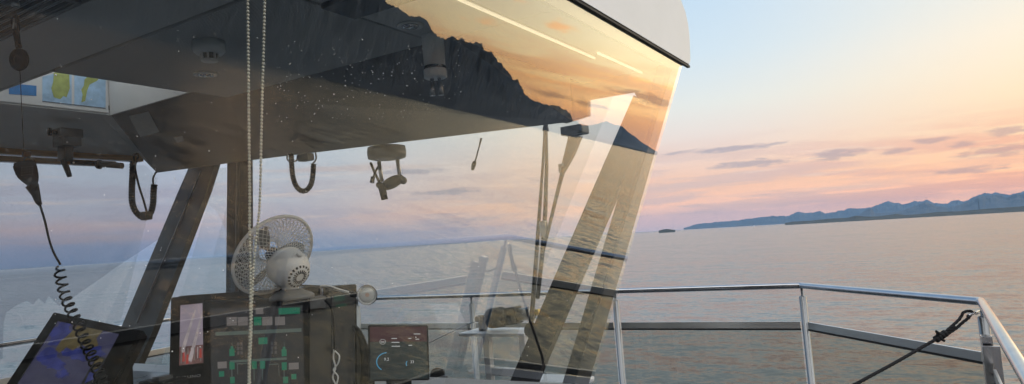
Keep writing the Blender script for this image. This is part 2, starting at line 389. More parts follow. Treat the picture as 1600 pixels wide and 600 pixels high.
# ------------------------------------------------------------------ sea
def sea_mat():
    m, nt, out = new_mat('sea_water')
    b = N(nt, 'ShaderNodeBsdfPrincipled'); b.inputs['Base Color'].default_value = (.022, .030, .029, 1); b.inputs['Roughness'].default_value = .20; b.inputs['IOR'].default_value = 2.05
    # wave slopes at several sizes, added straight to the normal so that far water keeps its roughness
    tc = N(nt, 'ShaderNodeTexCoord'); tot = None
    for scale, stretch, rot, detail, amp in [(.012, (1, .35, 1), 20, 2, .05), (.05, (1, .40, 1), 38, 2, .05), (.23, (1, .30, 1), 50, 4, .19), (.80, (1, .45, 1), 34, 3, .26), (3.0, (1, .6, 1), 42, 3, .28)]:
        mp = N(nt, 'ShaderNodeMapping'); mp.inputs['Scale'].default_value = stretch; mp.inputs['Rotation'].default_value = (0, 0, math.radians(rot))
        L(nt, tc.outputs['Object'], mp.inputs['Vector'])
        n = N(nt, 'ShaderNodeTexNoise'); n.inputs['Scale'].default_value = scale; n.inputs['Detail'].default_value = detail; n.inputs['Distortion'].default_value = .35
        L(nt, mp.outputs['Vector'], n.inputs['Vector'])
        sb = N(nt, 'ShaderNodeVectorMath', operation='SUBTRACT'); L(nt, n.outputs['Color'], sb.inputs[0]); sb.inputs[1].default_value = (.5, .5, .5)
        ml = N(nt, 'ShaderNodeVectorMath', operation='MULTIPLY'); L(nt, sb.outputs[0], ml.inputs[0]); ml.inputs[1].default_value = (2*amp, 2*amp, 0)
        if tot is None: tot = ml.outputs[0]
        else:
            ad_ = N(nt, 'ShaderNodeVectorMath', operation='ADD'); L(nt, tot, ad_.inputs[0]); L(nt, ml.outputs[0], ad_.inputs[1]); tot = ad_.outputs[0]
    up_ = N(nt, 'ShaderNodeVectorMath', operation='ADD'); L(nt, tot, up_.inputs[0]); up_.inputs[1].default_value = (0, 0, 1)
    nn_ = N(nt, 'ShaderNodeVectorMath', operation='NORMALIZE'); L(nt, up_.outputs[0], nn_.inputs[0]); L(nt, nn_.outputs[0], b.inputs['Normal'])
    L(nt, b.outputs['BSDF'], out.inputs['Surface']); return m
MAT['sea'] = sea_mat()
def wobj(name, me_mb, mat, kind, label=None, cat=None, loc=(0, 0, 0)):
    me = mesh_of(name, me_mb, mat, Vector(loc)); o = bpy.data.objects.new(name, me); COL.objects.link(o); o.location = loc
    return setp(o, label, cat, None, kind)
mb = MB(); R_ = 30200
ringr = [0, 60, 400, 3000, 12000, R_]
seg = 48; prev = None; c0 = mb.bm.verts.new((0, 0, 0))
for r in ringr[1:]:
    ring = [mb.bm.verts.new((r*math.cos(2*math.pi*k/seg), r*math.sin(2*math.pi*k/seg), 0)) for k in range(seg)]
    for k in range(seg):
        if prev is None: mb.bm.faces.new([c0, ring[k], ring[(k+1) % seg]])
        else: mb.bm.faces.new([prev[k], ring[k], ring[(k+1) % seg], prev[(k+1) % seg]])
    prev = ring
me = mesh_of('sea', mb, MAT['sea'], Vector((0, 0, 0))); o = bpy.data.objects.new('sea', me); COL.objects.link(o); o.location = (0, 0, SEA_Z); setp(o, kind='structure')

# ------------------------------------------------------------------ mountains
MAT['rock'] = pbr('bare_mountain', (.085, .095, .105), .9, var=.45, scale=.004, bump=0)
MAT['rockfar'] = pbr('far_mountain', (.06, .07, .08), .9, var=.3, scale=.0015)
MAT['shore'] = pbr('dark_shore', (.035, .045, .045), .9, var=.4, scale=.01)
def ridge(name, pts, mirrored, R, depth, mat, rough=.0012, step=.0006, seedz=0, foot=.9, rows=9):
    ae = sorted(azel(x, y, mirrored) for x, y in pts)
    az = np.array([a for a, e in ae]); el = np.array([e for a, e in ae])
    A = np.arange(az[0], az[-1], step); E = np.interp(A, az, el)
    mb = MB(); grid = []
    H = (EYEW[2]-SEA_Z)
    for a, e in zip(A, E):
        nzv = sum(mnoise.noise(Vector((a*60*2**k, seedz+k*7.1, 0)))*.6**k for k in range(5))
        e2 = max(0, e + rough*nzv*min(1, max(e, 0)/.02+.15))
        hgt = R*math.tan(e2)+H; colv = []
        for j in range(rows*2-1):
            s = (j-(rows-1))/(rows-1)               # -1 front foot .. 0 crest .. 1 back foot
            k = 1-abs(s)
            dist = R + s*depth + (depth*.10*mnoise.noise(Vector((a*55, s*3, seedz+9)))*(1 if 0 < abs(s) < 1 else 0))
            z = hgt*(k**(1.15))
            if 0 < abs(s) < 1: z *= 1 + .22*mnoise.noise(Vector((a*90, s*4, seedz))) + .10*mnoise.noise(Vector((a*260, s*9, seedz)))
            z = min(z, hgt*(.25+.75*k)) if s < 0 else z
            colv.append(mb.bm.verts.new((EYEW[0]+dist*math.cos(a), EYEW[1]+dist*math.sin(a), SEA_Z + z - (3 if k == 0 else 0))))
        grid.append(colv)
    for A_, B_ in zip(grid, grid[1:]):
        for j in range(len(A_)-1): 
            f = mb.bm.faces.new([A_[j], B_[j], B_[j+1], A_[j+1]]); f.smooth = False
    me = mesh_of(name, mb, mat, Vector((0, 0, 0))); o = bpy.data.objects.new(name, me); COL.objects.link(o); setp(o, kind='structure')
    return o
hz = lambda x: 374-.058*(x-800)
ridge('far_mountain_range', [(1068,356),(1090,350),(1115,347),(1145,345),(1170,342),(1200,338),(1215,337),(1228,337),(1247,331),(1262,333),(1282,330),(1290,334),(1305,331),(1330,325),(1345,326),(1355,325),(1375,319),(1400,314),(1410,319),(1424,317),(1450,313),(1460,318),(1475,317),(1490,313),(1505,316),(1520,309),(1535,301),(1545,302),(1555,300),(1568,303),(1580,304),(1600,299),(1640,296),(1700,290),(1760,302),(1850,300)], False, 26000, 3500, MAT['rockfar'], .0030, .0003, 1.0)
ridge('mountain_range', [(1335,338),(1350,331),(1360,325),(1368,333),(1385,333),(1400,331),(1420,325),(1445,316),(1462,322),(1480,324),(1495,321),(1510,316),(1532,306),(1550,306),(1575,307),(1600,303),(1650,306),(1720,300)], False, 17000, 1800, MAT['rockfar'], .0028, .0003, 4.0)
ridge('headland', [(1226,348.5),(1240,346),(1265,345),(1290,342),(1325,340),(1335,337.5),(1350,338),(1372,338),(1395,335),(1400,334),(1415,336),(1440,334),(1470,331),(1500,330),(1530,327),(1560,325),(1600,322),(1680,315),(1760,311)], False, 4600, 260, MAT['shore'], .0010, .0004, 8.0)
ridge('islet', [(1029,360.3),(1035,358.7),(1041,357.8),(1047,358.2),(1055,359.5)], False, 3200, 50, MAT['shore'], .0002, .0003, 3.0, rows=5)
ridge('high_mountain', [(908,193),(900,190),(895,187),(885,172),(868,165),(850,162),(838,157),(822,150),(818,140),(810,127),(795,117),(790,105),(772,86),(765,80),(750,70),(735,66),(720,60),(705,58),(693,61),(684,57),(675,42),(666,31),(648,25),(640,22),(627,18),(612,6),(600,0),(585,-18),(570,-30),(540,-36),(480,-58),(420,-66),(330,-72),(240,-80),(150,-84),(60,-96),(-60,-100),(-200,-120)], True, 3600, 1250, MAT['rock'], .0060, .0008, 20.0, rows=12)
ridge('mountain_spur', [(882,196),(895,193),(911,196),(929,195),(940,191),(947,189),(961,195),(972,197),(980,205),(988,211),(1007,225),(1027,237),(1060,250),(1090,258)], True, 11000, 1500, MAT['rock'], .0016, .0009, 30.0)
ridge('wooded_shore', [(700,160),(800,178),(890,197),(930,212),(955,222),(985,231),(1005,236),(1025,242),(1060,250),(1100,262)], True, 4600, 250, MAT['shore'], .0010, .0007, 40.0)

# ------------------------------------------------------------------ the ship
YN, YF, YM = 1.18, 5.00, 3.09          # near wall, far wall (at eye height), centre line
LEAN = PN[2]/PN[1]                      # side walls lean outboard
def ynear(z, off=0): return pane_pt(0, z, off)[1]
def yfar(z): return 2*YM - ynear(z)
def wsx(z, off=0): return 2.6 + .614*(z-.98) + off

# deck
mb = MB()
dk = [(-7, -.33), (4.45, -.33), (5.62, .76), (5.62, 5.42), (4.45, 6.51), (-7, 6.51)]
mb.prism([(x, y, 0) for x, y in dk], (0, 0, -.25))
o = solo('deck', mb, MAT['deck'], None, None, (0, 0, 0), kind='structure')
mb = MB()
mb.prism([(x*1.0-.05, y*1.0, -.25) for x, y in [(-7, -.28), (4.43, -.28), (5.58, .78), (5.58, 5.4), (4.43, 6.46), (-7, 6.46)]], (0, 0, -8.2))
solo('ship_hull', mb, MAT['white'], 'white hull side of the vessel under the bridge deck', 'hull', (0, 3, -.25))

# ---- wheelhouse
WH = thing('wheelhouse', 'white wheelhouse with raked windscreen and reflecting side window', 'wheelhouse', (1.0, YM, 0))
# roof: fascia ring with a rounded nose, top plate
mb = MB()
zt, zb = 2.93, 2.474
prof = [(-3.2, zb), (3.67, zb), (3.705, zb+.03), (3.735, zb+.17), (3.73, zb+.24), (3.70, zb+.30), (3.62, zb+.36), (3.45, zt), (-3.2, zt)]
yo = 1.003
mb.prism([(x, yo, z) for x, z in prof], (0, .10, 0))
mb.prism([(x, 2*YM-yo, z) for x, z in prof], (0, -.10, 0))
nose = prof[1:8]
for a, b in zip(nose, nose[1:]):
    mb.face([(a[0], yo+.1, a[1]), (b[0], yo+.1, b[1]), (b[0], 2*YM-yo-.1, b[1]), (a[0], 2*YM-yo-.1, a[1])])

for x0, x1, y0, y1 in [(-3.18, 1.44, yo+.1, 2*YM-yo-.1), (2.06, 3.42, yo+.1, 2*YM-yo-.1), (1.44, 2.06, yo+.1, 3.02), (1.44, 2.06, 3.725, 2*YM-yo-.1)]:
    mb.box(((x0+x1)/2, (y0+y1)/2, zt-.03), (x1-x0, y1-y0, .05)); mb.box((-3.15, YM, (zb+zt)/2), (.08, 2*(YM-yo)-.2, zt-zb-.06))
part('roof', mb, MAT['white'], WH, recalc=True)
mb = MB()   # dark strip under the fascia's lower edge and the front overhang
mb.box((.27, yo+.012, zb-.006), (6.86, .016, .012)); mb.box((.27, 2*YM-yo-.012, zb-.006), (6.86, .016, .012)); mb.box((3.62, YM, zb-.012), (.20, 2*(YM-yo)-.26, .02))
part('drip_edge', mb, MAT['gasket'], WH)

# side window: pane, frit band, gasket
PT = 2.469
def edge(px, py): return pane(px, py)
o_top, o_bot = pane(1068, 95), pane(925, 600); i_top, i_bot = pane(1055, 107), pane(903, 600)
def ext(a, b, z): t = (z-a[2])/(b[2]-a[2]); return a + (b-a)*t
ZB = .93
def outl(f0, z0, top, bot, z1):
    return [pane_pt(f0, z0), pane_pt(ext(top, bot, z0)[0], z0), pane_pt(ext(top, bot, z1)[0], z1), pane_pt(f0, z1)]
SWN = MB(); poly = outl(-2.6, ZB, o_top, o_bot, PT)
SWN.prism(poly, PN*(-.010), 1, 1)
pane_o = part('side_window', SWN, [MAT['glass'], MAT['glass_inner']], WH)
mb = MB()
inn = outl(-2.45, ZB+.05, i_top, i_bot, 2.42)
A = [np.array(p)-PN*.014 for p in poly]; B = [np.array(p)-PN*.014 for p in inn]
for i in range(4):
    j = (i+1) % 4; mb.prism([A[i], A[j], B[j], B[i]], PN*(-.006))
part('window_frame', mb, MAT['frit'], pane_o)
# water and salt beads on the pane
mb = MB()
for i in range(400):
    x, y = rnd.uniform(430, 720), rnd.uniform(60, 190)
    if rnd.random() < .45: x, y = rnd.uniform(60, 900), rnd.uniform(20, 560)
    c = pane(x, y, .0); r = rnd.uniform(.0005, .0011)*(1.0 if rnd.random() < .85 else 1.5)
    q = MB.ball
    mb.ball(c, r, 1)
part('water_drops', mb, MAT['white_drop'], pane_o, kind='stuff')

# pillars
def pillar(poly, off, name='pillar'):
    mb = MB(); mb.prism(poly, off); return part(name, mb, MAT['pillar'], WH)
pb_l = [pane(1023, 160, .03), pane(1019, 177, .03), pane(981, 300, .03), pane(941, 440, .03), pane(896, 600, .03)]
pb_l = [pb_l[0]] + pb_l[1:]
lo = ext(pb_l[3], pb_l[4], ZB)
rt = [ext(o_top, o_bot, p[2])[0]-.03 for p in (pb_l[0], lo)]
topz = 2.44
tl = ext(pb_l[1], pb_l[2], topz); 
pillar([tl, lo, pane_pt(ext(o_top, o_bot, ZB)[0]-.015, ZB, .03), pane_pt(ext(o_top, o_bot, topz)[0]-.015, topz, .03)], PN*(-.05))
def wspoly(pts, off=.05): return [ws(*p) for p in pts], (off, 0, 0)
pl, of = wspoly([(990,149),(1019,177),(964,300),(903,440),(818,640),(777,640),(795,600),(863,440),(924,300)]); pillar(pl, of)
pl, of = wspoly([(338,250),(300,250),(278,300),(192,505),(136,640),(184,640),(237,520),(322,300)]); pillar(pl, of)
pl, of = wspoly([(355,246),(353,460),(352,640),(386,640),(388,330),(388,246)], .04); pillar(pl, of)
mb = MB(); mb.tube([ws(372,252,-.02), ws(369,470,-.02)], .012, 8); part('pillar_trim', mb, MAT['greyd'], WH)
mb = MB()
a0, a1 = ws(314, 268, -.012), ws(214, 505, -.012); mb.tube([a0, a1], .007, 6); part('pillar_trim', mb, MAT['grey'], WH)

# windscreen panes and far side window (each a real pane in its opening)
def wpane(name, poly, nrm):
    mb = MB(); mb.prism(poly, np.array(nrm)*.008, 1, 1); return part(name, mb, [MAT['glass_plain'], MAT['glass_inner']], WH)
def wsp(y, z): return np.array([wsx(z), y, z])
wpane('windscreen', [wsp(4.02, .97), wsp(1.70, .97), wsp(1.36, 2.33), wsp(4.5, 2.40)], (.03, 0, 0))
wpane('corner_window', [ws(840, 610), ws(893, 610), ws(978, 310), ws(1015, 184)], (.03, 0, 0))
wpane('corner_window', [ws(240, 610), ws(352, 610), ws(354, 262), ws(340, 262)], (.03, 0, 0))
def fpt(f, z): return np.array([f, yfar(z), z])
fw = wpane('far_side_window', [fpt(-2.4, .97), fpt(2.62, .97), fpt(3.18, 2.30), fpt(3.1, 2.40), fpt(-2.4, 2.40)], (0, .03, 0))
# see-through tinted sheet added over the upper part of the far window
m, nt, out = new_mat('tinted_screen'); tr = N(nt, 'ShaderNodeBsdfTransparent'); tr.inputs['Color'].default_value = (.74, .75, .79, 1); L(nt, tr.outputs[0], out.inputs['Surface']); MAT['film'] = m
def farpx(x, y, off=0):
    n = np.array([0, 1, -PN[2]/PN[1]*-1.0]); n = np.array([0, 1.0, -(yfar(2)-yfar(1))])
    return on(x, y, n, [0, yfar(1.62)-off, 1.62])
mb = MB(); mb.prism([farpx(*p, .012) for p in [(-60,236),(290,240),(300,262),(248,374),(185,415),(150,440),(128,455),(104,472),(92,478),(76,462),(70,474),(60,466),(52,476),(42,470),(28,476),(10,488),(6,505),(4,560),(-60,620)]], (0, -.002, 0), 1, 1)
part('sun_screen', mb, [MAT['film'], MAT['glass_inner']], fw)

# bulkheads below and behind the windows
mb = MB()
mb.prism([pane_pt(-2.9, 0, .0), pane_pt(wsx(0)+.1, 0), pane_pt(wsx(.93)+.05, .93), pane_pt(-2.9, .93)], PN*(-.06))
mb.prism([fpt(-2.9, 0), fpt(wsx(0)+.1, 0), fpt(wsx(.95)+.05, .95), fpt(-2.9, .95)], (0, .06, 0))
mb.prism([(wsx(0), ynear(0)+.07, 0), (wsx(.95), ynear(.95)+.07, .95), (wsx(.95), yfar(.95)-.01, .95), (wsx(0), yfar(0)-.01, 0)], (.05, 0, 0))
mb.box((-2.95, YM, .5), (.08, 3.7, 1.0))  # low aft bulkhead, left open above so more light enters the cabin
mb.prism([pane_pt(-2.9, .93, .012), pane_pt(-2.46, .93, .012), pane_pt(-2.46, 2.45, .012), pane_pt(-2.9, 2.45, .012)], PN*(-.05))
mb.prism([fpt(-2.9, .95), fpt(-2.42, .95), fpt(-2.42, 2.45), fpt(-2.9, 2.45)], (0, .05, 0))
part('bulkhead', mb, MAT['white'], WH)
mb = MB(); mb.box((-.15, YM, .02), (5.2, 3.55, .03)); part('cabin_floor', mb, MAT['greyd'], WH)

# ceiling: panels with open joints, hatch recess, soffits sloping down to the windows
ZC = 2.45
m = MAT['ceil']
def ceil_mat():
    m, nt, out = new_mat('perforated_ceiling')
    b = N(nt, 'ShaderNodeBsdfPrincipled'); b.inputs['Roughness'].default_value = .55
    tc = N(nt, 'ShaderNodeTexCoord'); w = N(nt, 'ShaderNodeTexWave'); w.wave_type = 'BANDS'; w.bands_direction = 'X'; w.inputs['Scale'].default_value = 38; w.inputs['Distortion'].default_value = .3
    L(nt, tc.outputs['Object'], w.inputs['Vector'])
    n1 = N(nt, 'ShaderNodeTexNoise'); n1.inputs['Scale'].default_value = 3
    L(nt, tc.outputs['Object'], n1.inputs['Vector'])
    cr = N(nt, 'ShaderNodeValToRGB'); cr.color_ramp.elements[0].color = (.46, .46, .46, 1); cr.color_ramp.elements[1].color = (.62, .62, .62, 1)
    L(nt, w.outputs['Fac'], cr.inputs['Fac']); L(nt, cr.outputs['Color'], b.inputs['Base Color'])
    bp = N(nt, 'ShaderNodeBump'); bp.inputs['Distance'].default_value = .003; L(nt, w.outputs['Fac'], bp.inputs['Height']); L(nt, bp.outputs['Normal'], b.inputs['Normal'])
    L(nt, b.outputs['BSDF'], out.inputs['Surface']); return m
MAT['perf'] = ceil_mat()
def panel(x0, x1, y0, y1, mat, z=ZC, th=.02, name='ceiling_panel'):
    mb = MB(); mb.box(((x0+x1)/2, (y0+y1)/2, z+th/2), (x1-x0, y1-y0, th), bevel=.004); return part(name, mb, MAT[mat], WH)
yc = 1.10
panel(-2.9, -.2, yc, 5.1, 'ceil'); panel(-.19, 1.113, yc, 1.66, 'ceil'); panel(-.19, 1.113, 1.672, 5.1, 'ceil')
panel(1.133, 1.425, yc, 5.1, 'ceil')
panel(1.445, 2.26, 1.672, 3.02, 'perf'); panel(1.445, 2.26, yc, 1.66, 'ceil')
panel(2.265, 3.55, yc, 1.57, 'ceil')
mb = MB(); mb.box((.3, YM, ZC+.05), (6.4, 4.1, .03)); 
# leave the hatch open: backing built as four boards
mb.bm.clear()
for x0, x1, y0, y1 in [(-2.9, 1.44, 1.1, 5.1), (2.06, 3.6, 1.1, 5.1), (1.44, 2.06, 1.1, 3.02), (1.44, 2.06, 3.72, 5.1)]:
    mb.box(((x0+x1)/2, (y0+y1)/2, ZC+.04), (x1-x0, y1-y0, .025))
part('ceiling_backing', mb, MAT['dark'], WH)
# hatch recess
mb = MB()
hx0, hx1, hy0, hy1, hz1 = 1.445, 2.05, 3.025, 3.72, 2.90
mb.box((hx0-.01, (hy0+hy1)/2, (ZC+hz1)/2), (.015, hy1-hy0, hz1-ZC)); mb.box((hx1+.01, (hy0+hy1)/2, (ZC+hz1)/2), (.015, hy1-hy0, hz1-ZC))
mb.box(((hx0+hx1)/2, hy0-.01, (ZC+hz1)/2), (hx1-hx0+.04, .015, hz1-ZC)); mb.box(((hx0+hx1)/2, hy1+.01, (ZC+hz1)/2), (hx1-hx0+.04, .015, hz1-ZC))
hatch = part('ceiling_hatch', mb, pbr('hatch_lining', (.58, .58, .58), .5, var=.05), WH)
mb = MB(); mb.box(((hx0+hx1)/2, (hy0+hy1)/2, hz1+.045), (hx1-hx0+.06, hy1-hy0+.06, .008)); part('skylight_pane', mb, MAT['glass_inner'], hatch)  # clear lid added over the hatch so sky light reaches the poster
# soffits
hip = np.array([2.06, 3.72, ZC]); e1, e2 = ws(395, 250, -.02), ws(895, 190, -.02)
m1 = np.array([2.262, 3.0, ZC]); hipn = np.array([2.262, 1.575, ZC])
def sof(x, y, off):
    # the front soffit's own plane, a little below it
    n_ = np.cross(e1-hip, m1-hip); n_ = n_/np.linalg.norm(n_)
    if n_[2] > 0: n_ = -n_
    return on(x, y, n_, hip+n_*off)
c0 = sof(245, 270, 0)
mb = MB()
mb.face([hip, c0, e1]); mb.face([hip, e1, m1]); mb.face([m1, e1, e2]); mb.face([m1, e2, hipn]); mb.face([hip, m1, (2.06, 3.0, ZC)])
for a, b in [(e1, e2), (c0, e1)]:
    mb.face([a, b, b+np.array([.02, 0, .16]), a+np.array([.02, 0, .16])])
mb.face([hipn, e2, e2+np.array([0, -.005, .25]), hipn+np.array([0, -.005, .02])])
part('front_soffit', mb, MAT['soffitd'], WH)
mb = MB()
fz = 2.452
mb.face([hip, c0, (c0[0]-.05, yfar(fz)-.0, fz), (-2.9, yfar(fz), fz), (-2.9, 3.72, ZC-.002), (2.0, 3.72, ZC-.002)])
part('side_soffit', mb, MAT['ceil'], WH)
mb = MB()
mb.face([c0, c0+np.array([-.1, .14, .10]), (2.4, yfar(fz), fz), (2.4, yfar(fz)-.1, fz)]) if False else mb.box((.2, yfar(2.49)-.02, 2.49), (6.0, .05, .06))
part('head_rail', mb, MAT['dark'], WH)
mb = MB()
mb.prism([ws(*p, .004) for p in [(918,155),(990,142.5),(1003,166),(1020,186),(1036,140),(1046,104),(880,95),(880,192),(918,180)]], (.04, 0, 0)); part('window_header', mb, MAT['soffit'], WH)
# varnished rail over the far window
mb = MB()
pa, pb_ = farpx(-60, 230, .06), farpx(248, 243, .06)
mb.box((.42, yfar(2.4)-.075, 2.435), (5.2, .07, .046), bevel=.006); mb.box((.32, yfar(2.36)-.06, 2.385), (5.0, .06, .038), bevel=.005)
part('window_rail', mb, MAT['wood'], WH)
# vent grille in the aft ceiling
g = MB()
gx0, gx1, gy0, gy1 = .55, 1.09, 2.14, 2.75
for k in range(20):
    x = gx0+(gx1-gx0)*k/19; g.box((x, (gy0+gy1)/2, ZC-.006), (.010, gy1-gy0, .012))
g.box(((gx0+gx1)/2, gy0, ZC-.008), (gx1-gx0+.03, .015, .015)); g.box(((gx0+gx1)/2, gy1, ZC-.008), (gx1-gx0+.03, .015, .015)); g.box((gx1+.012, (gy0+gy1)/2, ZC-.008), (.015, gy1-gy0, .015))
part('vent_grille', g, MAT['greyd'], WH)
# dark access opening near the window
g = MB(); g.box((1.70, 1.50, ZC-.012), (.16, .30, .02), bevel=.004); part('access_panel', g, MAT['dark'], WH)
# console and window sill
mb = MB()
mb.box((1.55, 3.1, .46), (1.9, 3.1, .92)); 
part('console', mb, MAT['black'], WH)
mb = MB(); mb.prism([(.9, 1.42, .925), (2.53, 1.42, .925), (2.53, 4.7, .925), (.9, 4.7, .925)], (0, 0, .03)); part('console_top', mb, MAT['desk'], WH)
mb = MB(); mb.prism([(2.535, 1.30, .93), (2.60, 1.30, .965), (2.60, 4.8, .965), (2.535, 4.8, .93)], (0, 0, .02)); part('window_sill', mb, MAT['white'], WH)

# ---- light strips along the ceiling edge
MAT['strip'] = emit('dim_light_strip', (1, .86, .60), .55)
for a, b in [((700, -8), (930, 91.5)), ((933, 82.5), (1005, 115))]:
    t = (lvl(*a, ZC-.012), lvl(*b, ZC-.012))
    d_ = t[1]-t[0]; ln = np.linalg.norm(d_); c = (t[0]+t[1])/2
    r = Matrix.Rotation(math.atan2(d_[1], d_[0]), 3, 'Z')
    if a[0] < 900:
        th = thing('light_strip', 'long slim light strip along the ceiling edge above the side window', 'light strip', c, 'light strips')
    else:
        th = thing('light_strip', 'short slim light strip nearest the front corner of the wheelhouse ceiling', 'light strip', c, 'light strips')
    g = MB(); g.box(c+np.array([0, 0, .0085]), (ln, .012, .006), r); part('channel', g, MAT['alu'], th)
    g = MB(); g.box(c, (ln-.01, .008, .009), r, bevel=.002); part('diffuser', g, MAT['strip'], th)

# ------------------------------------------------------------------ railing
RC_ = [np.array(p) for p in [(-6, 6.40), (4.36, 6.40), (5.50, 5.33), (5.50, .83), (4.36, -.215), (-6, -.215)]]
RH = 1.083
RL = thing('railing', 'polished steel railing with smoked glass panels round the foredeck', 'railing', (5.5, 3.09, 0))
mb = MB()
for a, b in zip(RC_, RC_[1:]):
    pass
path = []
for i, p in enumerate(RC_):
    if i in (0, len(RC_)-1): path.append((p[0], p[1], RH)); continue
    a, b = RC_[i-1], RC_[i+1]
    u1, u2 = (a-p)/np.linalg.norm(a-p), (b-p)/np.linalg.norm(b-p)
    for k in (.022, .008): path.append((*(p+u1*k), RH))
    for k in (.008, .022): path.append((*(p+u2*k), RH))
mb.tube(path, .0225, 16); part('top_rail', mb, MAT['steel'], RL)
def inset(d):
    c = np.array([-.5, 3.09]); out = []
    for i, p in enumerate(RC_):
        n = np.zeros(2)
        for j in (i-1, i):
            if 0 <= j < len(RC_)-1:
                e = RC_[j+1]-RC_[j]; e = e/np.linalg.norm(e); q = np.array([-e[1], e[0]])
                if q @ (c-RC_[j]) < 0: q = -q
                n = n + q
        n = n/np.linalg.norm(n); k = d
        out.append(p+n*k)
    return out
posts = []
def post(p, top=RH-.018, pin=True):
    mb = MB(); x, y = p
    mb.lathe((x, y, .0), (0, 0, 1), [(0, .055), (.012, .055), (.014, .026), (top-.065, .026), (top-.06, .021), (top-.058, .010), (top, .010)], 16)
    o = part('post', mb, MAT['steelb'], RL); return o
for p in RC_[1:-1]: post(p)
n_front = [RC_[3] + (RC_[2]-RC_[3])*t for t in (1/3, 2/3)]
for p in n_front: post(p)
for x in (2.2, .6, -1.0, -2.6, -4.2):
    post((x, RC_[0][1]))
for x in (2.3, .7, -.9, -2.5, -4.2): post((x, RC_[-1][1]))
# flat bars, glass panels, foot rails
def seg_parts(a, b, name_gap=.035):
    d = (b-a); ln = np.linalg.norm(d); d = d/ln; r = Matrix.Rotation(math.atan2(d[1], d[0]), 3, 'Z'); c = (a+b)/2
    mb = MB(); mb.box((c[0], c[1], .790), (ln-2*name_gap, .012, .052), r, bevel=.002); part('flat_bar', mb, MAT['satin'], RL)
    mb = MB(); mb.box((c[0], c[1], .757), (ln-2*name_gap, .016, .012), r); part('bar_seal', mb, MAT['gasket'], RL)
    mb = MB(); q = np.array([-d[1], d[0]])*.004
    A, B = a+d*name_gap, b-d*name_gap
    mb.prism([(A[0]+q[0], A[1]+q[1], .13), (B[0]+q[0], B[1]+q[1], .13), (B[0]+q[0], B[1]+q[1], .75), (A[0]+q[0], A[1]+q[1], .75)], (-2*q[0], -2*q[1], 0), 1, 1); part('glass_panel', mb, [MAT['glass_rail'], MAT['glass_inner']], RL)
    mb = MB(); mb.box((c[0], c[1], .10), (ln-2*name_gap, .03, .05), r, bevel=.004); part('foot_rail', mb, MAT['steelb'], RL)
    mb = MB(); mb.box((c[0], c[1], .03), (ln, .012, .06), r); part('toe_plate', mb, MAT['white'], RL)
stops = [RC_[3], n_front[0], n_front[1], RC_[2]]
for a, b in zip(stops, stops[1:]): seg_parts(a, b)
seg_parts(RC_[1], RC_[2]); seg_parts(RC_[3], RC_[4])
sb = [RC_[4]] + [np.array((x, RC_[-1][1])) for x in (2.3, .7, -.9, -2.5, -4.2)]
sb2 = [np.array((3.98, RC_[-1][1]))] + sb[1:]
for a, b in zip(sb2, sb2[1:]): seg_parts(a, b)
pb2 = [RC_[1]] + [np.array((x, RC_[0][1])) for x in (2.2, .6, -1.0, -2.6, -4.2)]
for a, b in zip(pb2, pb2[1:]): seg_parts(a, b)
# gate stile beside the corner post
mb = MB(); mb.box((4.10, -.205, .50), (.05, .05, .90), bevel=.006); mb.box((4.03, -.215, .48), (.018, .075, .86), bevel=.003); part('gate_stile', mb, MAT['steel'], RL)
for z in (.84, .35):
    mb = MB(); mb.tube([(4.335, -.212, z), (4.22, -.205, z-.012), (4.12, -.205, z)], .007, 8); part('gate_hinge', mb, MAT['blackm'], RL)
mb = MB(); mb.tube([at(1536, 483, 3.64), at(1522, 489, 3.60), at(1513, 493, 3.585)], .007, 8); mb.tube([at(1536, 486, 3.64), at(1524, 491, 3.61)], .005, 8); part('rail_eye', mb, MAT['steel'], RL)

# ------------------------------------------------------------------ rope with a spliced eye
P0 = at(1518, 491, 3.60)
K = [(1519,490,3.60),(1511,495,3.59),(1500,503,3.585),(1490,511,3.58),(1478,520,3.57),(1468,527,3.56),(1440,543,3.54),(1400,566,3.50),(1365,585,3.47),(1335,601,3.44),(1290,622,3.40),(1230,648,3.34)]
rp = smooth_path([at(*k) for k in K], 14)
end = rp[-1]; rp = rp + [end + (np.array([2.62, 1.405, .42])-end)*t - np.array([0, 0, .015*math.sin(math.pi*t)]) for t in np.linspace(.05, 1, 30)]
RP = thing('mooring_rope', 'black braided rope with a spliced eye tied to the corner rail post', 'rope', P0)
def strands(mb, pts, r, turns_per_m=28, n=3, seg=6):
    pts = [V(p) for p in pts]; s = 0; out = [[] for _ in range(n)]
    dense = []
    for a, b in zip(pts, pts[1:]):
        m_ = max(1, int((b-a).length/.008))
        for k in range(m_): dense.append(a.lerp(b, k/m_))
    dense.append(pts[-1]); up = Vector((0, 0, 1))
    for i, p in enumerate(dense):
        t = (dense[min(i+1, len(dense)-1)]-dense[max(i-1, 0)]).normalized(); u_ = (up-t*up.dot(t)).normalized(); w = t.cross(u_)
        if i: s += (p-dense[i-1]).length
        for k in range(n):
            a = s*turns_per_m*2*math.pi/2+2*math.pi*k/n
            out[k].append(p+(u_*math.cos(a)+w*math.sin(a))*r*.5)
    for k in range(n): mb.tube(out[k], r*.62, seg)
mb = MB(); strands(mb, rp[40:], .0085); part('rope_line', mb, MAT['rope'], RP)
loop = [(1511,495,3.60),(1519,489,3.60),(1515,486,3.60),(1506,488,3.59),(1502,494,3.59),(1498,500,3.585),(1488,509,3.58),(1478,518,3.57),(1470,525,3.565)]
lp2 = [(1470,527,3.56),(1482,521,3.57),(1494,513,3.58),(1504,504,3.585),(1513,497,3.59),(1518,490,3.60)]
mb = MB(); strands(mb, smooth_path([at(*k) for k in loop], 8), .0075); strands(mb, smooth_path([at(*k) for k in lp2], 8), .0075); part('spliced_eye', mb, MAT['rope'], RP)
mb = MB()
kc = at(1472, 524, 3.565); d_ = at(1460, 532, 3.56)-kc; d_ = V(d_).normalized()
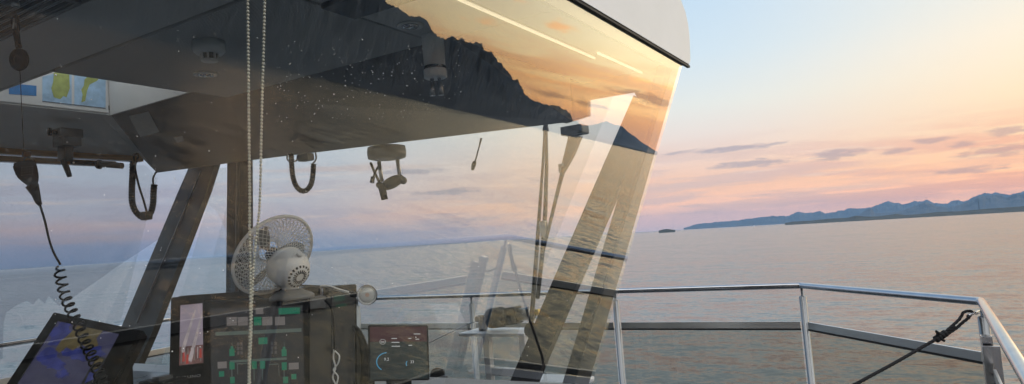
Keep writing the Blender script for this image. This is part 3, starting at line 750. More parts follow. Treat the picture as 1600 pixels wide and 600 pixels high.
for t in (-.018, 0, .018, .036): 
    mb.lathe(V(kc)+d_*t, d_, [(-.011, .010), (-.006, .019), (.006, .019), (.011, .010)], 10)
mb.tube([V(kc), at(1463, 518, 3.55), at(1464, 524, 3.55)], .008, 6); mb.tube([V(kc)+d_*.02, at(1476, 533, 3.56)], .007, 6)
part('knot', mb, MAT['rope'], RP)

# ------------------------------------------------------------------ wipers outside the windscreen
def wpt(x, y, off=.05): return ws(x, y, off)
W1 = thing('windscreen_wiper', 'long double arm wiper parked upright on the windscreen, left of the two', 'wiper', wpt(850, 190), 'wipers on the windscreen')
mb = MB(); mb.tube([wpt(851,190), wpt(848,260), wpt(843,330), wpt(838,400), wpt(832,480), wpt(828,520)], [.004,.008,.010,.011,.012,.012], 8); part('arm', mb, MAT['blackm'], W1)
mb = MB(); mb.tube([wpt(853,196,.07), wpt(854,260,.07), wpt(852,330,.07), wpt(847,400,.07), wpt(840,466,.07)], [.010,.011,.012,.012,.010], 8); part('arm', mb, MAT['blackm'], W1)
mb = MB(); mb.prism([wpt(847,205,.03), wpt(856,205,.03), wpt(852,182,.03)], (.015, 0, 0)); part('blade', mb, MAT['rubber'], W1)
mb = MB(); mb.box((wpt(852,352)+wpt(848,366))/2, (.03, .035, .09), bevel=.006); part('clip', mb, MAT['alu'], W1)
mb = MB(); mb.lathe(wpt(829, 515, .01), (.8, 0, -.3), [(0, .035), (.05, .035), (.055, .02), (.07, .02)], 16); part('spindle', mb, MAT['blackm'], W1)
W2 = thing('windscreen_wiper', 'tapered wiper arm hanging from the dark motor bracket on the windscreen, right of the two', 'wiper', wpt(895, 205), 'wipers on the windscreen')
mb = MB(); mb.box(wpt(898, 204, .04), (.10, .13, .05), bevel=.01); mb.tube([wpt(888,212), wpt(910,208)], .012, 8); part('bracket', mb, MAT['blackm'], W2)
mb = MB(); mb.prism([wpt(888,212,.03), wpt(907,213,.03), wpt(896,240,.03), wpt(886,258,.03), wpt(880,268,.03), wpt(876,262,.03), wpt(884,230,.03)], (.03, 0, 0)); part('arm', mb, MAT['rubber'], W2)
mb = MB(); mb.tube([wpt(881,262), wpt(870,305), wpt(858,355), wpt(848,395)], [.013,.010,.009,.008], 8); part('blade', mb, MAT['rubber'], W2)
mb = MB(); mb.tube([wpt(886,224,.08), wpt(881,250,.08), wpt(879,262,.08)], .003, 6); part('hose', mb, MAT['alu'], W2)
mb = MB(); mb.box(wpt(878, 263, .05), (.03, .03, .05), bevel=.006); part('clip', mb, MAT['alu'], W2)

# ------------------------------------------------------------------ electric winch on its white stand on the foredeck
F0 = 4.0
WN = thing('deck_winch', 'small black electric winch with brass plug on a white steel stand', 'winch', (F0, 2.5, 0))
a, b = fr(763, 498, F0), fr(832, 489, F0)
ax = V(b)-V(a); ln = ax.length; ax.normalize()
mb = MB(); mb.lathe(a, ax, [(0, .052), (.012, .066), (.03, .070), (ln*.34, .070), (ln*.36, .058), (ln*.44, .058)], 24); part('drum', mb, MAT['black'], WN)
mb = MB(); c = V(a).lerp(V(b), .58); mb.box(c, (.10, ln*.26, .118), V((0, 1, 0)).rotation_difference(ax).to_matrix() @ Matrix.Identity(3), bevel=.014); part('gear_box', mb, MAT['black'], WN)
mb = MB(); mb.lathe(V(a).lerp(V(b), .70), ax, [(0, .044), (ln*.2, .044), (ln*.22, .050), (ln*.30, .050), (ln*.31, .030)], 20); part('motor', mb, MAT['steelb'], WN)
mb = MB(); mb.lathe(V(b)+ax*.02, ax, [(0, .022), (.03, .024), (.04, .018)], 12); part('plug', mb, MAT['brass'], WN)
mb = MB(); mb.box(V(a)-ax*.05+Vector((0, 0, -.02)), (.05, .05, .11), bevel=.01); mb.lathe(V(a)-ax*.07+Vector((0, 0, .01)), (1, 0, 0), [(-.04, .02), (.04, .02)], 10); part('bearing', mb, MAT['steelb'], WN)
zt_ = fr(790, 516, F0)[2]
yl, yr = fr(733, 518, F0)[1], fr(834, 518, F0)[1]
mb = MB(); mb.box((F0, (yl+yr)/2, zt_-.012), (.26, abs(yl-yr), .022), bevel=.004); part('stand_top', mb, MAT['white'], WN)
for px in (752, 770, 826):
    y = fr(px, 540, F0)[1]
    mb = MB(); mb.box((F0+(.08 if px == 752 else -.06), y, (zt_-.02)/2), (.05, .045, zt_-.03), bevel=.005); part('leg', mb, MAT['white'], WN)
mb = MB(); mb.box((F0-.06, (fr(770,540,F0)[1]+fr(826,540,F0)[1])/2, fr(795,578,F0)[2]), (.04, abs(fr(770,540,F0)[1]-fr(826,540,F0)[1])-.06, .05)); part('crossbar', mb, MAT['white'], WN)
mb = MB(); mb.tube([V(a)-ax*.05, fr(735, 505, F0), fr(700, 521, F0+.2), fr(660, 541, F0+.45)], .0035, 6); part('wire', mb, MAT['steelb'], WN)

# white equipment locker low on the foredeck
LK = fr(868, 605, 3.35)
th = thing('deck_locker', 'low white locker on the foredeck just beyond the windscreen sill', 'locker', (LK[0], LK[1], 0))
mb = MB(); mb.box((LK[0]+.1, LK[1]+.12, LK[2]/2-.02), (.36, .40, LK[2]-.06), bevel=.015); part('body', mb, MAT['white'], th)
mb = MB(); mb.box((LK[0]+.1, LK[1]+.12, LK[2]-.012), (.40, .44, .03), bevel=.01); part('lid', mb, MAT['white'], th)

# ------------------------------------------------------------------ screens on the console
def rect(TL, TR, BL):
    TL, TR, BL = map(V, (TL, TR, BL)); ux, uy = TR-TL, BL-TL; n = ux.cross(uy).normalized()
    if n.dot(TL-V(EYE)) > 0: n = -n                         # towards the viewer
    return lambda u_, v_, off=0: TL+ux*u_+uy*v_+n*off, n
def quad(mb, Pf, u0, v0, u1, v1, off, mi=0, th=.0006):
    mb.mi = mi; n = (Pf(0, 0, 1)-Pf(0, 0, 0))
    mb.prism([Pf(u0, v0, off), Pf(u1, v0, off), Pf(u1, v1, off), Pf(u0, v1, off)], n*th)
def poly2(mb, Pf, pts, off, mi=0, th=.0006):
    mb.mi = mi; n = (Pf(0, 0, 1)-Pf(0, 0, 0)); mb.prism([Pf(a, b, off) for a, b in pts], n*th)
def slab(Pf, u0, v0, u1, v1, d0, d1, mat_mb=None, bevel=0):
    mb = mat_mb or MB(); n = (Pf(0, 0, 1)-Pf(0, 0, 0))
    mb.prism([Pf(u0, v0, d0), Pf(u1, v0, d0), Pf(u1, v1, d0), Pf(u0, v1, d0)], n*(d1-d0))
    if bevel:
        bmesh.ops.recalc_face_normals(mb.bm, faces=mb.bm.faces)
        bmesh.ops.bevel(mb.bm, geom=list(mb.bm.edges), offset=bevel, segments=2, affect='EDGES')
    return mb
EM = {k: emit('screen_'+k, c, s, mo, sc) for k, (c, s, mo, sc) in dict(
    violet=((.075, .075, .15), .4, .18, 14), blue=((.04, .05, .22), .45, .3, 30), olive=((.10, .078, .035), .6, .25, 40), dark=((.015, .016, .018), .6, 0, 1),
    green=((.02, .20, .12), .5, 0, 1), grey=((.20, .18, .175), .55, .06, 30), line=((.10, .14, .13), .5, 0, 1), tile=((.09, .09, .095), .5, 0, 1),
    sky=((.20, .17, .21), .9, .25, 9), ground=((.12, .06, .06), .8, .5, 25), red=((.40, .05, .04), .6, 0, 1), boom=((.3, .26, .27), .8, .2, 50), cyan=((.06, .36, .62), .6, 0, 1), text=((.45, .47, .48), .8, 0, 1), maroon=((.05, .012, .018), .6, .3, 5), tealdark=((.008, .022, .022), .6, .3, 5)).items()}

# chart plotter display, tilted back
CP = thing('chart_display', 'tilted black chart plotter showing a violet and blue sea map', 'screen', at(150, 560, 2.2), None)
Pf, n = rect(at(84, 487, 2.36), at(224, 516, 2.22), at(5, 607, 2.12))
part('bezel', slab(Pf, 0, 0, 1, 1.35, -.035, 0, bevel=.004), MAT['black'], CP)
mb = MB()
for k, (u0, v0, u1, v1) in enumerate([(.02, .02, .98, .11), (.02, .11, .11, 1.3), (.80, .11, .98, 1.3)]): quad(mb, Pf, u0, v0, u1, v1, .0005, 0, .004)
part('bezel_rim', mb, MAT['black'], CP)
mb = MB(); quad(mb, Pf, .11, .11, .80, 1.3, .0006, 0)
def patch(cu, cv, ru, rv, mi, off, seed):
    r_ = random.Random(seed); pts = []
    for k in range(22):
        a = 2*math.pi*k/22; q = .7+.5*r_.random(); pts.append((min(.795, max(.112, cu+ru*q*math.cos(a))), min(1.29, max(.112, cv+rv*q*math.sin(a)))))
    poly2(mb, Pf, pts, off, mi)
patch(.21, .25, .11, .17, 1, .0014, 1); patch(.24, .55, .12, .10, 1, .0016, 2); patch(.35, .62, .12, .06, 1, .0018, 3); patch(.62, .40, .16, .10, 1, .0020, 4); patch(.46, .44, .12, .07, 1, .0022, 5); patch(.47, .70, .06, .05, 1, .0024, 15)
poly2(mb, Pf, [(.34,.115),(.62,.115),(.60,.22),(.66,.30),(.58,.36),(.50,.33),(.44,.42),(.36,.40),(.33,.48),(.27,.46),(.27,.34),(.31,.25)], .0030, 2)
quad(mb, Pf, .70, .42, .795, .80, .0034, 3)
poly2(mb, Pf, [(.715,.44),(.785,.44),(.78,.52),(.75,.57),(.715,.54)], .0042, 2); poly2(mb, Pf, [(.72,.62),(.785,.56),(.785,.68),(.73,.74)], .0042, 1)
part('screen', mb, [EM['violet'], EM['blue'], EM['olive'], EM['dark']], CP)
mb = MB(); mb.tube([Pf(.34, 1.02, .004), Pf(.34, .93, .012), Pf(.50, .95, .012), Pf(.50, 1.06, .004)], .004, 8); part('handle', mb, MAT['steelb'], CP)
mb = MB(); mb.box(V(at(170, 640, 2.25)), (.12, .10, .32), bevel=.01); part('stand', mb, MAT['black'], CP)

# camera picture display
CM = thing('camera_display', 'tall narrow black monitor showing a red and violet camera picture', 'monitor', at(300, 540, 2.38))
Pc, n = rect(at(267, 465, 2.40), at(330, 459, 2.43), at(264, 602, 2.36))
part('bezel', slab(Pc, 0, 0, 1.04, 1.25, -.03, 0, bevel=.003), MAT['black'], CM)
mb = MB(); quad(mb, Pc, .24, .10, .84, .79, .0006, 0)
quad(mb, Pc, .24, .58, .84, .79, .0014, 1); poly2(mb, Pc, [(.27,.62),(.60,.16),(.63,.18),(.34,.66)], .0022, 2); poly2(mb, Pc, [(.45,.75),(.78,.20),(.80,.23),(.55,.76)], .0026, 2)
for u_, v_ in [(.35,.70),(.76,.68),(.44,.73)]: poly2(mb, Pc, [(u_-.035,v_+.05),(u_+.035,v_+.05),(u_+.02,v_-.06),(u_-.02,v_-.05)], .0032, 3)
for k in range(7): quad(mb, Pc, .28+.08*k, .60, .30+.08*k, .77-.02*(k % 3), .0028, 2 if k % 2 else 4)
part('screen', mb, [EM['sky'], EM['ground'], EM['boom'], EM['red'], EM['grey']], CM)
cu = bpy.data.curves.new('lettering', 'FONT'); cu.body = 'FURUNO'; cu.size = .0135; cu.extrude = .0004; cu.align_x = 'LEFT'; cu.space_character = 1.15
to = bpy.data.objects.new('lettering_source', cu); COL.objects.link(to)
bpy.context.view_layer.update(); tme = bpy.data.meshes.new_from_object(to.evaluated_get(bpy.context.evaluated_depsgraph_get())); bpy.data.objects.remove(to)
xa = (Pc(1, 0)-Pc(0, 0)).normalized(); na = (Pc(0, 0, 1)-Pc(0, 0, 0)).normalized(); ya = na.cross(xa).normalized()
wtx = max(v.co.x for v in tme.vertices)-min(v.co.x for v in tme.vertices); wanted = (Pc(.76, .93)-Pc(.17, .93)).length
T = Matrix(((xa.x, ya.x, na.x, 0), (xa.y, ya.y, na.y, 0), (xa.z, ya.z, na.z, 0), (0, 0, 0, 1)))
o_ = Pc(.17, .945, .002)
tme.transform(Matrix.Translation(o_-ORG[CM.name]) @ T @ Matrix.Diagonal((wanted/wtx, .95, 1, 1)))
tme.materials.clear(); tme.materials.append(pbr('printed_white', (.6, .6, .6), .5)); lo_ = bpy.data.objects.new('lettering', tme); COL.objects.link(lo_); lo_.parent = CM

# engine diagram display
DG = thing('diagram_display', 'large black monitor with green engine diagram beneath the fan', 'monitor', at(400, 540, 2.36))
Pd, n = rect(at(316, 471, 2.36), at(482, 465, 2.44), at(318, 604, 2.34))
part('bezel', slab(Pd, 0, 0, 1.0, 1.25, -.04, 0, bevel=.003), MAT['black'], DG)
mb = MB(); quad(mb, Pd, .07, .09, .94, 1.2, .0006, 0)
def dq(x0, y0, x1, y1, mi, off=.0014):   # photo survey of the diagram, on the display's own plane
    def uv(x, y): return ((x-316-(y-471)*.012)/166, (y-471+(x-316)*.036)/133)
    a, b = uv(x0, y0), uv(x1, y1); quad(mb, Pd, a[0], a[1], b[0], b[1], off, mi)
for x in (353, 370, 408, 428): dq(x, 496, x+16, 509, 1)
dq(395, 496, 407, 509, 2); dq(398, 482, 410, 491, 1); dq(402, 529, 416, 539, 2); dq(434, 482, 468, 491, 2)
for x, y in [(357, 546), (438, 548)]: dq(x, y, x+8, y+11, 2); dq(x+2, y-4, x+6, y, 2)
for x, y in [(357, 566), (438, 569), (404, 566), (391, 566)]: dq(x, y, x+8, y+12, 2); dq(x+3, y+12, x+4.5, y+30, 3)
dq(341, 581, 349, 589, 2); dq(453, 588, 461, 596, 2); dq(358, 590, 365, 600, 2); dq(440, 592, 448, 602, 2)
dq(339, 566, 353, 576, 1); dq(449, 570, 465, 580, 1)
for x in (369, 374, 421, 427): 
    for k in range(3): dq(x, 536+k*7, x+3.5, 541+k*7, 4)
for x0, y0, x1, y1 in [(336, 519.3, 470, 520.2), (358, 564, 446, 564.6), (361, 536, 361.7, 546), (442, 536, 442.7, 548), (368, 569, 384, 570), (418, 571, 432, 572), (369, 569, 370, 586), (433, 571, 434, 590)]: dq(x0, y0, x1, y1, 3)
part('screen', mb, [emit('screen_field', (.030, .031, .034), .55), EM['grey'], EM['green'], EM['line'], EM['tile']], DG)
# cabinet under the fan
CB = thing('instrument_cabinet', 'black cabinet behind the monitors carrying the desk fan', 'cabinet', at(420, 470, 2.5))
Pb, n = rect(at(272, 463, 2.50), at(500, 447, 2.62), at(272, 612, 2.46))
mb = slab(Pb, .02, 0, 1.0, 1.3, -.24, -.0, bevel=.006); part('case', mb, MAT['black'], CB)
Pg, n = rect(at(484, 463, 2.44), at(517, 461, 2.46), at(484, 606, 2.40))
mb = slab(Pg, 0, 0, 1, 1.2, -.05, 0, bevel=.003); part('side_panel', mb, MAT['greyd'], CB)
mb = slab(Pg, .0, .0, .75, .14, .001, .010, bevel=.002); part('hinge_plate', mb, MAT['grey'], CB)
# second monitor edge-on; a green reflection is painted on it as glowing bars
SM = thing('side_monitor', 'dark monitor angled away beside the large diagram screen', 'monitor', at(535, 520, 2.52))
Ps, n = rect(at(512, 447, 2.50), at(558, 444, 2.66), at(512, 606, 2.46))
part('bezel', slab(Ps, 0, 0, 1, 1.25, -.025, 0, bevel=.004), MAT['black'], SM)
mb = MB(); quad(mb, Ps, .12, .06, .90, 1.15, .0006, 0); quad(mb, Ps, .2, .10, .55, .16, .0014, 1); quad(mb, Ps, .25, .19, .62, .22, .0014, 1)
part('screen', mb, [EM['dark'], emit('screen_faint_green', (.012, .05, .035), .6)], SM)
# white cable
cpts = smooth_path([at(508, 470, 2.43), at(517, 480, 2.40), at(521, 500, 2.39), at(522, 530, 2.38), at(523, 548, 2.37)], 6)
cw = smooth_path([at(522, 546, 2.37), at(521, 560, 2.37), at(524, 575, 2.37), at(520, 590, 2.37), at(526, 606, 2.37), at(522, 625, 2.37)], 8)
CW = thing('charging_cable', 'looped cable with white lower end hanging beside the monitors', 'cable', at(522, 560, 2.37))
mb = MB(); mb.tube(cpts, .0035, 8); part('black_lead', mb, MAT['black'], CW)
mb = MB(); mb.tube(cw, .0028, 8); mb.tube(smooth_path([at(523, 548, 2.365), at(530, 556, 2.365), at(528, 568, 2.365), at(521, 578, 2.365), at(528, 588, 2.365), at(526, 600, 2.365)], 8), .0026, 8); part('white_lead', mb, MAT['whitep'], CW)

# tablet with gauges
TB = thing('tablet', 'black tablet standing on the console showing round blue gauges', 'tablet', at(620, 590, 2.6))
Pt, n = rect(at(575, 508, 2.60), at(669, 508, 2.66), at(576, 596, 2.56))
part('body', slab(Pt, 0, 0, 1, 1.0, -.012, 0, bevel=.003), MAT['black'], TB)
mb = MB(); quad(mb, Pt, .03, .03, .97, .60, .0006, 0); quad(mb, Pt, .03, .30, .97, .97, .0010, 1)
def arc(cu, cv, r, a0, a1, w, mi, asp=.93):
    pts = [(cu+(r+w)*math.cos(math.radians(t)), cv+(r+w)*asp*math.sin(math.radians(t))) for t in np.linspace(a0, a1, 20)] + [(cu+(r)*math.cos(math.radians(t)), cv+r*asp*math.sin(math.radians(t))) for t in np.linspace(a1, a0, 20)]
    for k in range(19): poly2(mb, Pt, [pts[k], pts[k+1], pts[38-k], pts[39-k]], .0022, mi)
arc(.235, .30, .045, 0, 360, .006, 3); arc(.31, .66, .17, 125, 265, .016, 2); arc(.70, .70, .08, 150, 215, .012, 2)
for u_, v_, w_ in [(.38,.235,.09),(.38,.305,.13),(.38,.375,.14),(.75,.155,.11),(.66,.235,.05),(.78,.25,.06),(.66,.36,.06),(.205,.297,.06)]:
    quad(mb, Pt, u_, v_, u_+w_, v_+.014, .0018, 3)
part('screen', mb, [EM['maroon'], EM['tealdark'], EM['cyan'], EM['text']], TB)
def text_on(Pf, s, u_, v_, h, mat, parent):
    cu = bpy.data.curves.new('readout', 'FONT'); cu.body = s; cu.size = 1; cu.extrude = .01
    to = bpy.data.objects.new('readout_source', cu); COL.objects.link(to); bpy.context.view_layer.update()
    me = bpy.data.meshes.new_from_object(to.evaluated_get(bpy.context.evaluated_depsgraph_get())); bpy.data.objects.remove(to)
    xa = (Pf(1, 0)-Pf(0, 0)).normalized(); na = (Pf(0, 0, 1)-Pf(0, 0, 0)).normalized(); ya = na.cross(xa).normalized()
    T = Matrix(((xa.x, ya.x, na.x, 0), (xa.y, ya.y, na.y, 0), (xa.z, ya.z, na.z, 0), (0, 0, 0, 1)))
    me.transform(Matrix.Translation(Pf(u_, v_, .002)-ORG[parent.name]) @ T @ Matrix.Scale(h, 4)); me.materials.clear(); me.materials.append(mat)
    o = bpy.data.objects.new('readout', me); COL.objects.link(o); o.parent = parent
text_on(Pt, '9.2', .25, .64, .016, EM['text'], TB); text_on(Pt, '33', .68, .69, .015, EM['text'], TB)
mb = slab(Pt, .3, .98, .7, 1.12, -.05, -.0, bevel=.003); part('stand', mb, MAT['black'], TB)

# curved black bracket between cabinet and tablet
th = thing('curved_bracket', 'curved black arm rising behind the tablet', 'bracket', at(565, 590, 2.62))
mb = MB(); mb.tube(smooth_path([at(553, 508, 2.62), at(561, 520, 2.62), at(569, 545, 2.62), at(573, 575, 2.62), at(574, 606, 2.62)], 6), [.006+.001*k for k in range(25)], 8); part('arm', mb, MAT['black'], th)
mb = MB(); mb.prism([at(556,520,2.63), at(566,545,2.63), at(572,560,2.63), at(576,610,2.63), at(540,612,2.63), at(552,580,2.63)], V(n)*-.03); part('plate', mb, MAT['greyd'], th)
# dark knob by the sill
th = thing('control_knob', 'small dark ribbed knob on the desk beside the tablet', 'knob', lvl(685, 590, .94))
kc = lvl(684, 592, .955)
mb = MB(); mb.lathe(V(kc), (0, 0, 1), [(-.02, .05), (.0, .05), (.012, .046)], 20); part('base', mb, MAT['black'], th)
mb = MB(); mb.lathe(V(kc)+Vector((0, 0, .012)), (.3, .2, 1), [(0, .036), (.02, .036), (.034, .028), (.04, .015)], 20); part('cap', mb, MAT['black'], th)
# low black box at the foot of the chart display
th = thing('black_handset_cradle', 'low black box with ribbed top between the two left screens', 'cradle', at(255, 590, 2.35))
mb = MB(); mb.box(V(at(256, 606, 2.35)), (.10, .14, .06), bevel=.008); part('body', mb, MAT['black'], th)
mb = MB()
for k in range(5): mb.box(V(at(254, 588+k*2.2, 2.33)), (.05, .04, .0025), bevel=.001)
part('ribs', mb, MAT['grey'], th)

# ------------------------------------------------------------------ desk fan seen from behind
FNc = V(at(428, 399, 2.40))                       # guard centre
imx, imy, imz = V(CS @ np.array([1., 0, 0])), V(CS @ np.array([0, 1., 0])), V(CS @ np.array([0, 0, -1.]))   # picture right, down, towards viewer
fa = (imx*.74+imy*.42+imz*.53).normalized()       # fan axis, from the blades back to the motor
GR = .152
FN = thing('desk_fan', 'white desk fan seen from behind with wire mesh guard', 'fan', at(440, 468, 2.45))
fu = (Vector((0, 0, 1))-fa*fa.z).normalized(); fw_ = fa.cross(fu)
def fp(r, ang, d): return FNc + fa*d + (fu*math.sin(ang)+fw_*math.cos(ang))*r
def guard(sign):
    mb = MB()
    def dep(r): h_ = .056 if sign > 0 else .036; return sign*h_*(1 - ((r-.03)/(GR-.03))**2.4) 
    for fam in (1, -1):
        for k in range(44):
            a0 = 2*math.pi*k/44; pts = []
            for i in range(11):
                t = i/10; r = .035+(GR-.035)*t
                pts.append(fp(r, a0+fam*1.05*t, dep(r)))
            mb.tube(pts, .0013, 3, cap=False)
    for r, rr in ((GR, .0032), (GR*.66, .0009), (.04, .002)):
        mb.tube([fp(r, 2*math.pi*k/48, dep(r)) for k in range(48)], rr, 6, closed=True)
    return mb
part('guard', guard(1), MAT['whitep'], FN, label='rear wire mesh guard'); part('guard', guard(-1), MAT['whitep'], FN, label='front wire mesh guard')
mb = MB(); mb.tube([fp(GR+.001, 2*math.pi*k/64, s_) for k in range(64) for s_ in (0,)], .006, 8, closed=True); part('guard_rim', mb, MAT['whitep'], FN)
for k in range(3):
    a0 = math.radians(35+120*k); mb = MB(); rows = []
    for i in range(9):
        t = i/8; r = .025+.105*t; w = .10+.62*math.sin(math.pi*min(1, .12+.80*t))**.8*.75
        rows.append([fp(r, a0+w*(j/6-.5)+.35*t, -.006+.016*(j/6-.5)*(1.3-t)) for j in range(7)])
    vs = [[mb.bm.verts.new(p) for p in row] for row in rows]
    for A, B in zip(vs, vs[1:]):
        for j in range(6): f = mb.bm.faces.new([A[j], A[j+1], B[j+1], B[j]]); f.smooth = True
    g_ = bmesh.ops.solidify(mb.bm, geom=list(mb.bm.faces), thickness=.002)
    part('blade', mb, MAT['blade'], FN)
mb = MB(); mb.lathe(FNc, fa, [(-.02, .018), (-.015, .026), (.012, .026), (.02, .016), (.05, .012)], 20); part('hub', mb, MAT['black'], FN)
mb = MB(); mb.lathe(FNc, fa, [(d+.020, r*.96) for d, r in [(.032, .030), (.036, .066), (.048, .072), (.052, .069), (.058, .0715), (.085, .071), (.108, .064), (.126, .050), (.137, .034), (.140, .012)]], 36); hs = part('motor_housing', mb, MAT['whitep'], FN)
mb = MB()
for k in range(18):
    a = 2*math.pi*k/18
    p0, p1 = fp(.015, a, .1612), fp(.041, a, .1538); q = (p1-p0).normalized(); tn = q.cross(fa).normalized()
    w = .0022; nn = fa
    mb.prism([p0+tn*w*.7, p0-tn*w*.7, p1-tn*w*1.5, p1+tn*w*1.5], nn*-.004)
part('vent_slots', mb, MAT['black'], hs)
mb = MB(); mb.lathe(FNc+fa*.12+fu*.052, (fu+fa*.2), [(0, .007), (.012, .007), (.013, .010), (.022, .009)], 14); part('swing_knob', mb, MAT['whitep'], hs)
bz = at(440, 468, 2.5)[2]
ctr = FNc+fa*.095; base = Vector((ctr.x+.005, ctr.y, V(at(440, 455, 2.44)).z-.004))
mb = MB(); mb.tube([ctr-Vector((0, 0, .045)), Vector((ctr.x, ctr.y, base.z+.01))], [.022, .030], 14); part('neck', mb, MAT['whitep'], FN)
mb = MB(); mb.lathe(base-Vector((0, 0, .02)), (0, 0, 1), [(0, .075), (.010, .075), (.018, .065), (.026, .045), (.034, .034)], 28); part('foot', mb, MAT['grey'], FN)
mb = MB(); mb.tube(smooth_path([at(500, 447, 2.40), at(515, 447, 2.40), at(530, 452, 2.42), at(545, 456, 2.44)], 6), .003, 6); part('lead', mb, MAT['whitep'], FN)

# ------------------------------------------------------------------ round lamp on a thin arm
lc = V(at(573.5, 461, 2.46)); la = (-V(ray(573, 461)).normalized()*.96 + imx*.10 - imy*.05).normalized()
LM = thing('reading_lamp', 'small round white reading lamp on a thin bent arm', 'lamp', lc)
mb = MB(); mb.lathe(lc, la, [(-.035, .018), (-.02, .030), (-.004, .0355), (.004, .0355), (.006, .033), (.001, .030), (.001, .002)], 32); part('lamp_shade', mb, MAT['whitep'], LM)
mb = MB(); mb.lathe(lc+la*.0015, la, [(0, .029), (.004, .024), (.006, .010)], 28); part('lens', mb, MAT['lens'], LM)
mb = MB(); mb.lathe(lc+la*.0055, la, [(0, .009), (.003, .007)], 16); part('bulb', mb, pbr('amber_bulb', (.75, .55, .42), .3), LM)
mb = MB(); mb.tube([tuple(lc+la*.003+(fu*0))]*0 or [lc+ (imx*math.cos(a)+imy*math.sin(a))*.0355 + la*.004 for a in [2*math.pi*k/40 for k in range(40)]], .0013, 6, closed=True); part('rim', mb, MAT['black'], LM)
mb = MB(); mb.tube(smooth_path([at(430, 447, 2.50), at(470, 446.5, 2.46), at(505, 448, 2.46), at(530, 455, 2.46), at(556, 461, 2.49), at(570, 461, 2.50)], 6), .0038, 8); part('arm', mb, MAT['steelb'], LM)
mb = MB(); mb.lathe(at(553, 460, 2.485), imx, [(-.012, .010), (.012, .010)], 10); part('joint', mb, MAT['black'], LM)

# ------------------------------------------------------------------ beaded blind cord just inside the pane
def pn(x, y, o=.055): return pane(x, y, o)
s1 = smooth_path([pn(386, -40), pn(387, 0), pn(388, 100), pn(389, 200), pn(390, 300), pn(390, 350), pn(391, 430), pn(391, 500), pn(389, 560), pn(388, 640)], 30)
s2 = smooth_path([pn(413, -40), pn(413.5, 0), pn(411, 100), pn(408.5, 200), pn(407, 280), pn(405, 330), pn(400, 375), pn(396, 420), pn(393.5, 470), pn(392, 530), pn(390, 580), pn(391, 640)], 30)
def beads(mb, pts, r, pitch):
    pts = [V(p) for p in pts]; acc = 0
    for a, b in zip(pts, pts[1:]):
        l_ = (b-a).length
        while acc < l_:
            mb.ball(a.lerp(b, acc/l_), r, 2); acc += pitch
        acc -= l_
    mb.tube(pts[::6], r*.32, 5)
BC = thing('blind_cord', 'ivory beaded blind cord hanging in two strands inside the side window', 'blind cord', pn(400, 0))
for s_ in (s1, s2):
    mb = MB(); beads(mb, s_, .0033, .0074); part('bead_strand', mb, MAT['bead'], BC, label='left bead strand' if s_ is s1 else 'right bead strand')

# ------------------------------------------------------------------ retracting reel and hand microphone
T0 = 2.12
RE = thing('cord_reel', 'black retracting cord reel hung from a small carabiner', 'reel', at(28, 60, T0))
mb = MB(); mb.lathe(lvl(24, 12, ZC-.03), (0, 0, 1), [(0, .005), (.006, .012), (.02, .010), (.032, .006)], 12); part('ceiling_hook', mb, MAT['steelb'], RE)
mb = MB(); mb.tube(smooth_path([at(*p, T0) for p in [(24,24),(20,30),(21,42),(24,50),(28,48),(28,36),(26,27),(24,24)]], 5), .0055, 8); part('carabiner', mb, MAT['black'], RE)
mb = MB(); mb.tube([at(22, 28, T0-.004), at(21, 45, T0-.004)], .003, 6); part('gate', mb, MAT['alu'], RE)
mb = MB(); mb.tube([at(25, 48, T0), at(27, 62, T0), at(29, 76, T0)], [.010, .009, .008], 8); mb.box(V(at(31, 72, T0-.003)), (.008, .012, .01), bevel=.002); part('strap', mb, MAT['rope'], RE)
rc = V(at(30, 93, T0)); va = -V(ray(30, 93)).normalized()
mb = MB(); sc_ = Matrix((( *imx, ), ( *imy, ), (*imz, ))).transposed().to_4x4() @ Matrix.Diagonal((.030, .036, .016, 1)); mb.ball(rc, 1.0, 3, sc_); mb.lathe(rc-va*-.012, va, [(0, .014), (.006, .012)], 20); part('reel_body', mb, MAT['black'], RE)
mb = MB(); mb.tube([at(31, 109, T0), at(38, 250, T0-.02)], .0011, 5); part('reel_line', mb, MAT['black'], RE)
MI = thing('hand_microphone', 'black radio hand microphone hanging with its coiled cord', 'microphone', at(42, 270, T0))
Tm = T0-.02
def ipoly(mb, pts, t, th): 
    f = [at(x, y, t) for x, y in pts]; mb.prism(f, -V(ray(40, 280)).normalized()*-th); return mb
mb = MB(); ipoly(mb, [(19,258),(24,253),(52,249),(56,252),(60,268),(61,280),(58,290),(52,296),(44,291),(33,283),(25,275)], Tm-.015, .034)
bmesh.ops.recalc_face_normals(mb.bm, faces=mb.bm.faces); bmesh.ops.bevel(mb.bm, geom=list(mb.bm.edges), offset=.004, segments=2, affect='EDGES'); part('body', mb, MAT['black'], MI)
mb = MB(); mb.tube([at(50, 290, Tm), at(56, 303, Tm), at(60, 316, Tm), at(63, 320, Tm)], [.018, .012, .0085, .006], 12); part('cord_grip', mb, MAT['black'], MI)
mb = MB(); mb.tube(smooth_path([at(38, 254, Tm), at(38, 248, Tm), at(42, 245, Tm), at(48, 247, Tm), at(52, 254, Tm)], 5), .0028, 8); part('hook', mb, MAT['grey'], MI)
mb = MB(); mb.box(V(at(41, 241, Tm)), (.02, .014, .018), bevel=.003); part('clip', mb, pbr('brown_clip', (.10, .05, .03), .5), MI)
mb = MB()
for k in range(4):
    for j in range(5): mb.lathe(V(at(34+j*4.2, 262+k*4-j*.6, Tm-.0155)), va, [(0, .0016), (.0012, .0016)], 8)
part('grille', mb, MAT['grey'], MI)
straight = smooth_path([at(62, 319, Tm), at(70, 345, Tm), at(77, 375, Tm), at(84, 395, Tm-.01), at(93, 411, Tm-.01), at(94, 414, Tm-.01)], 6)
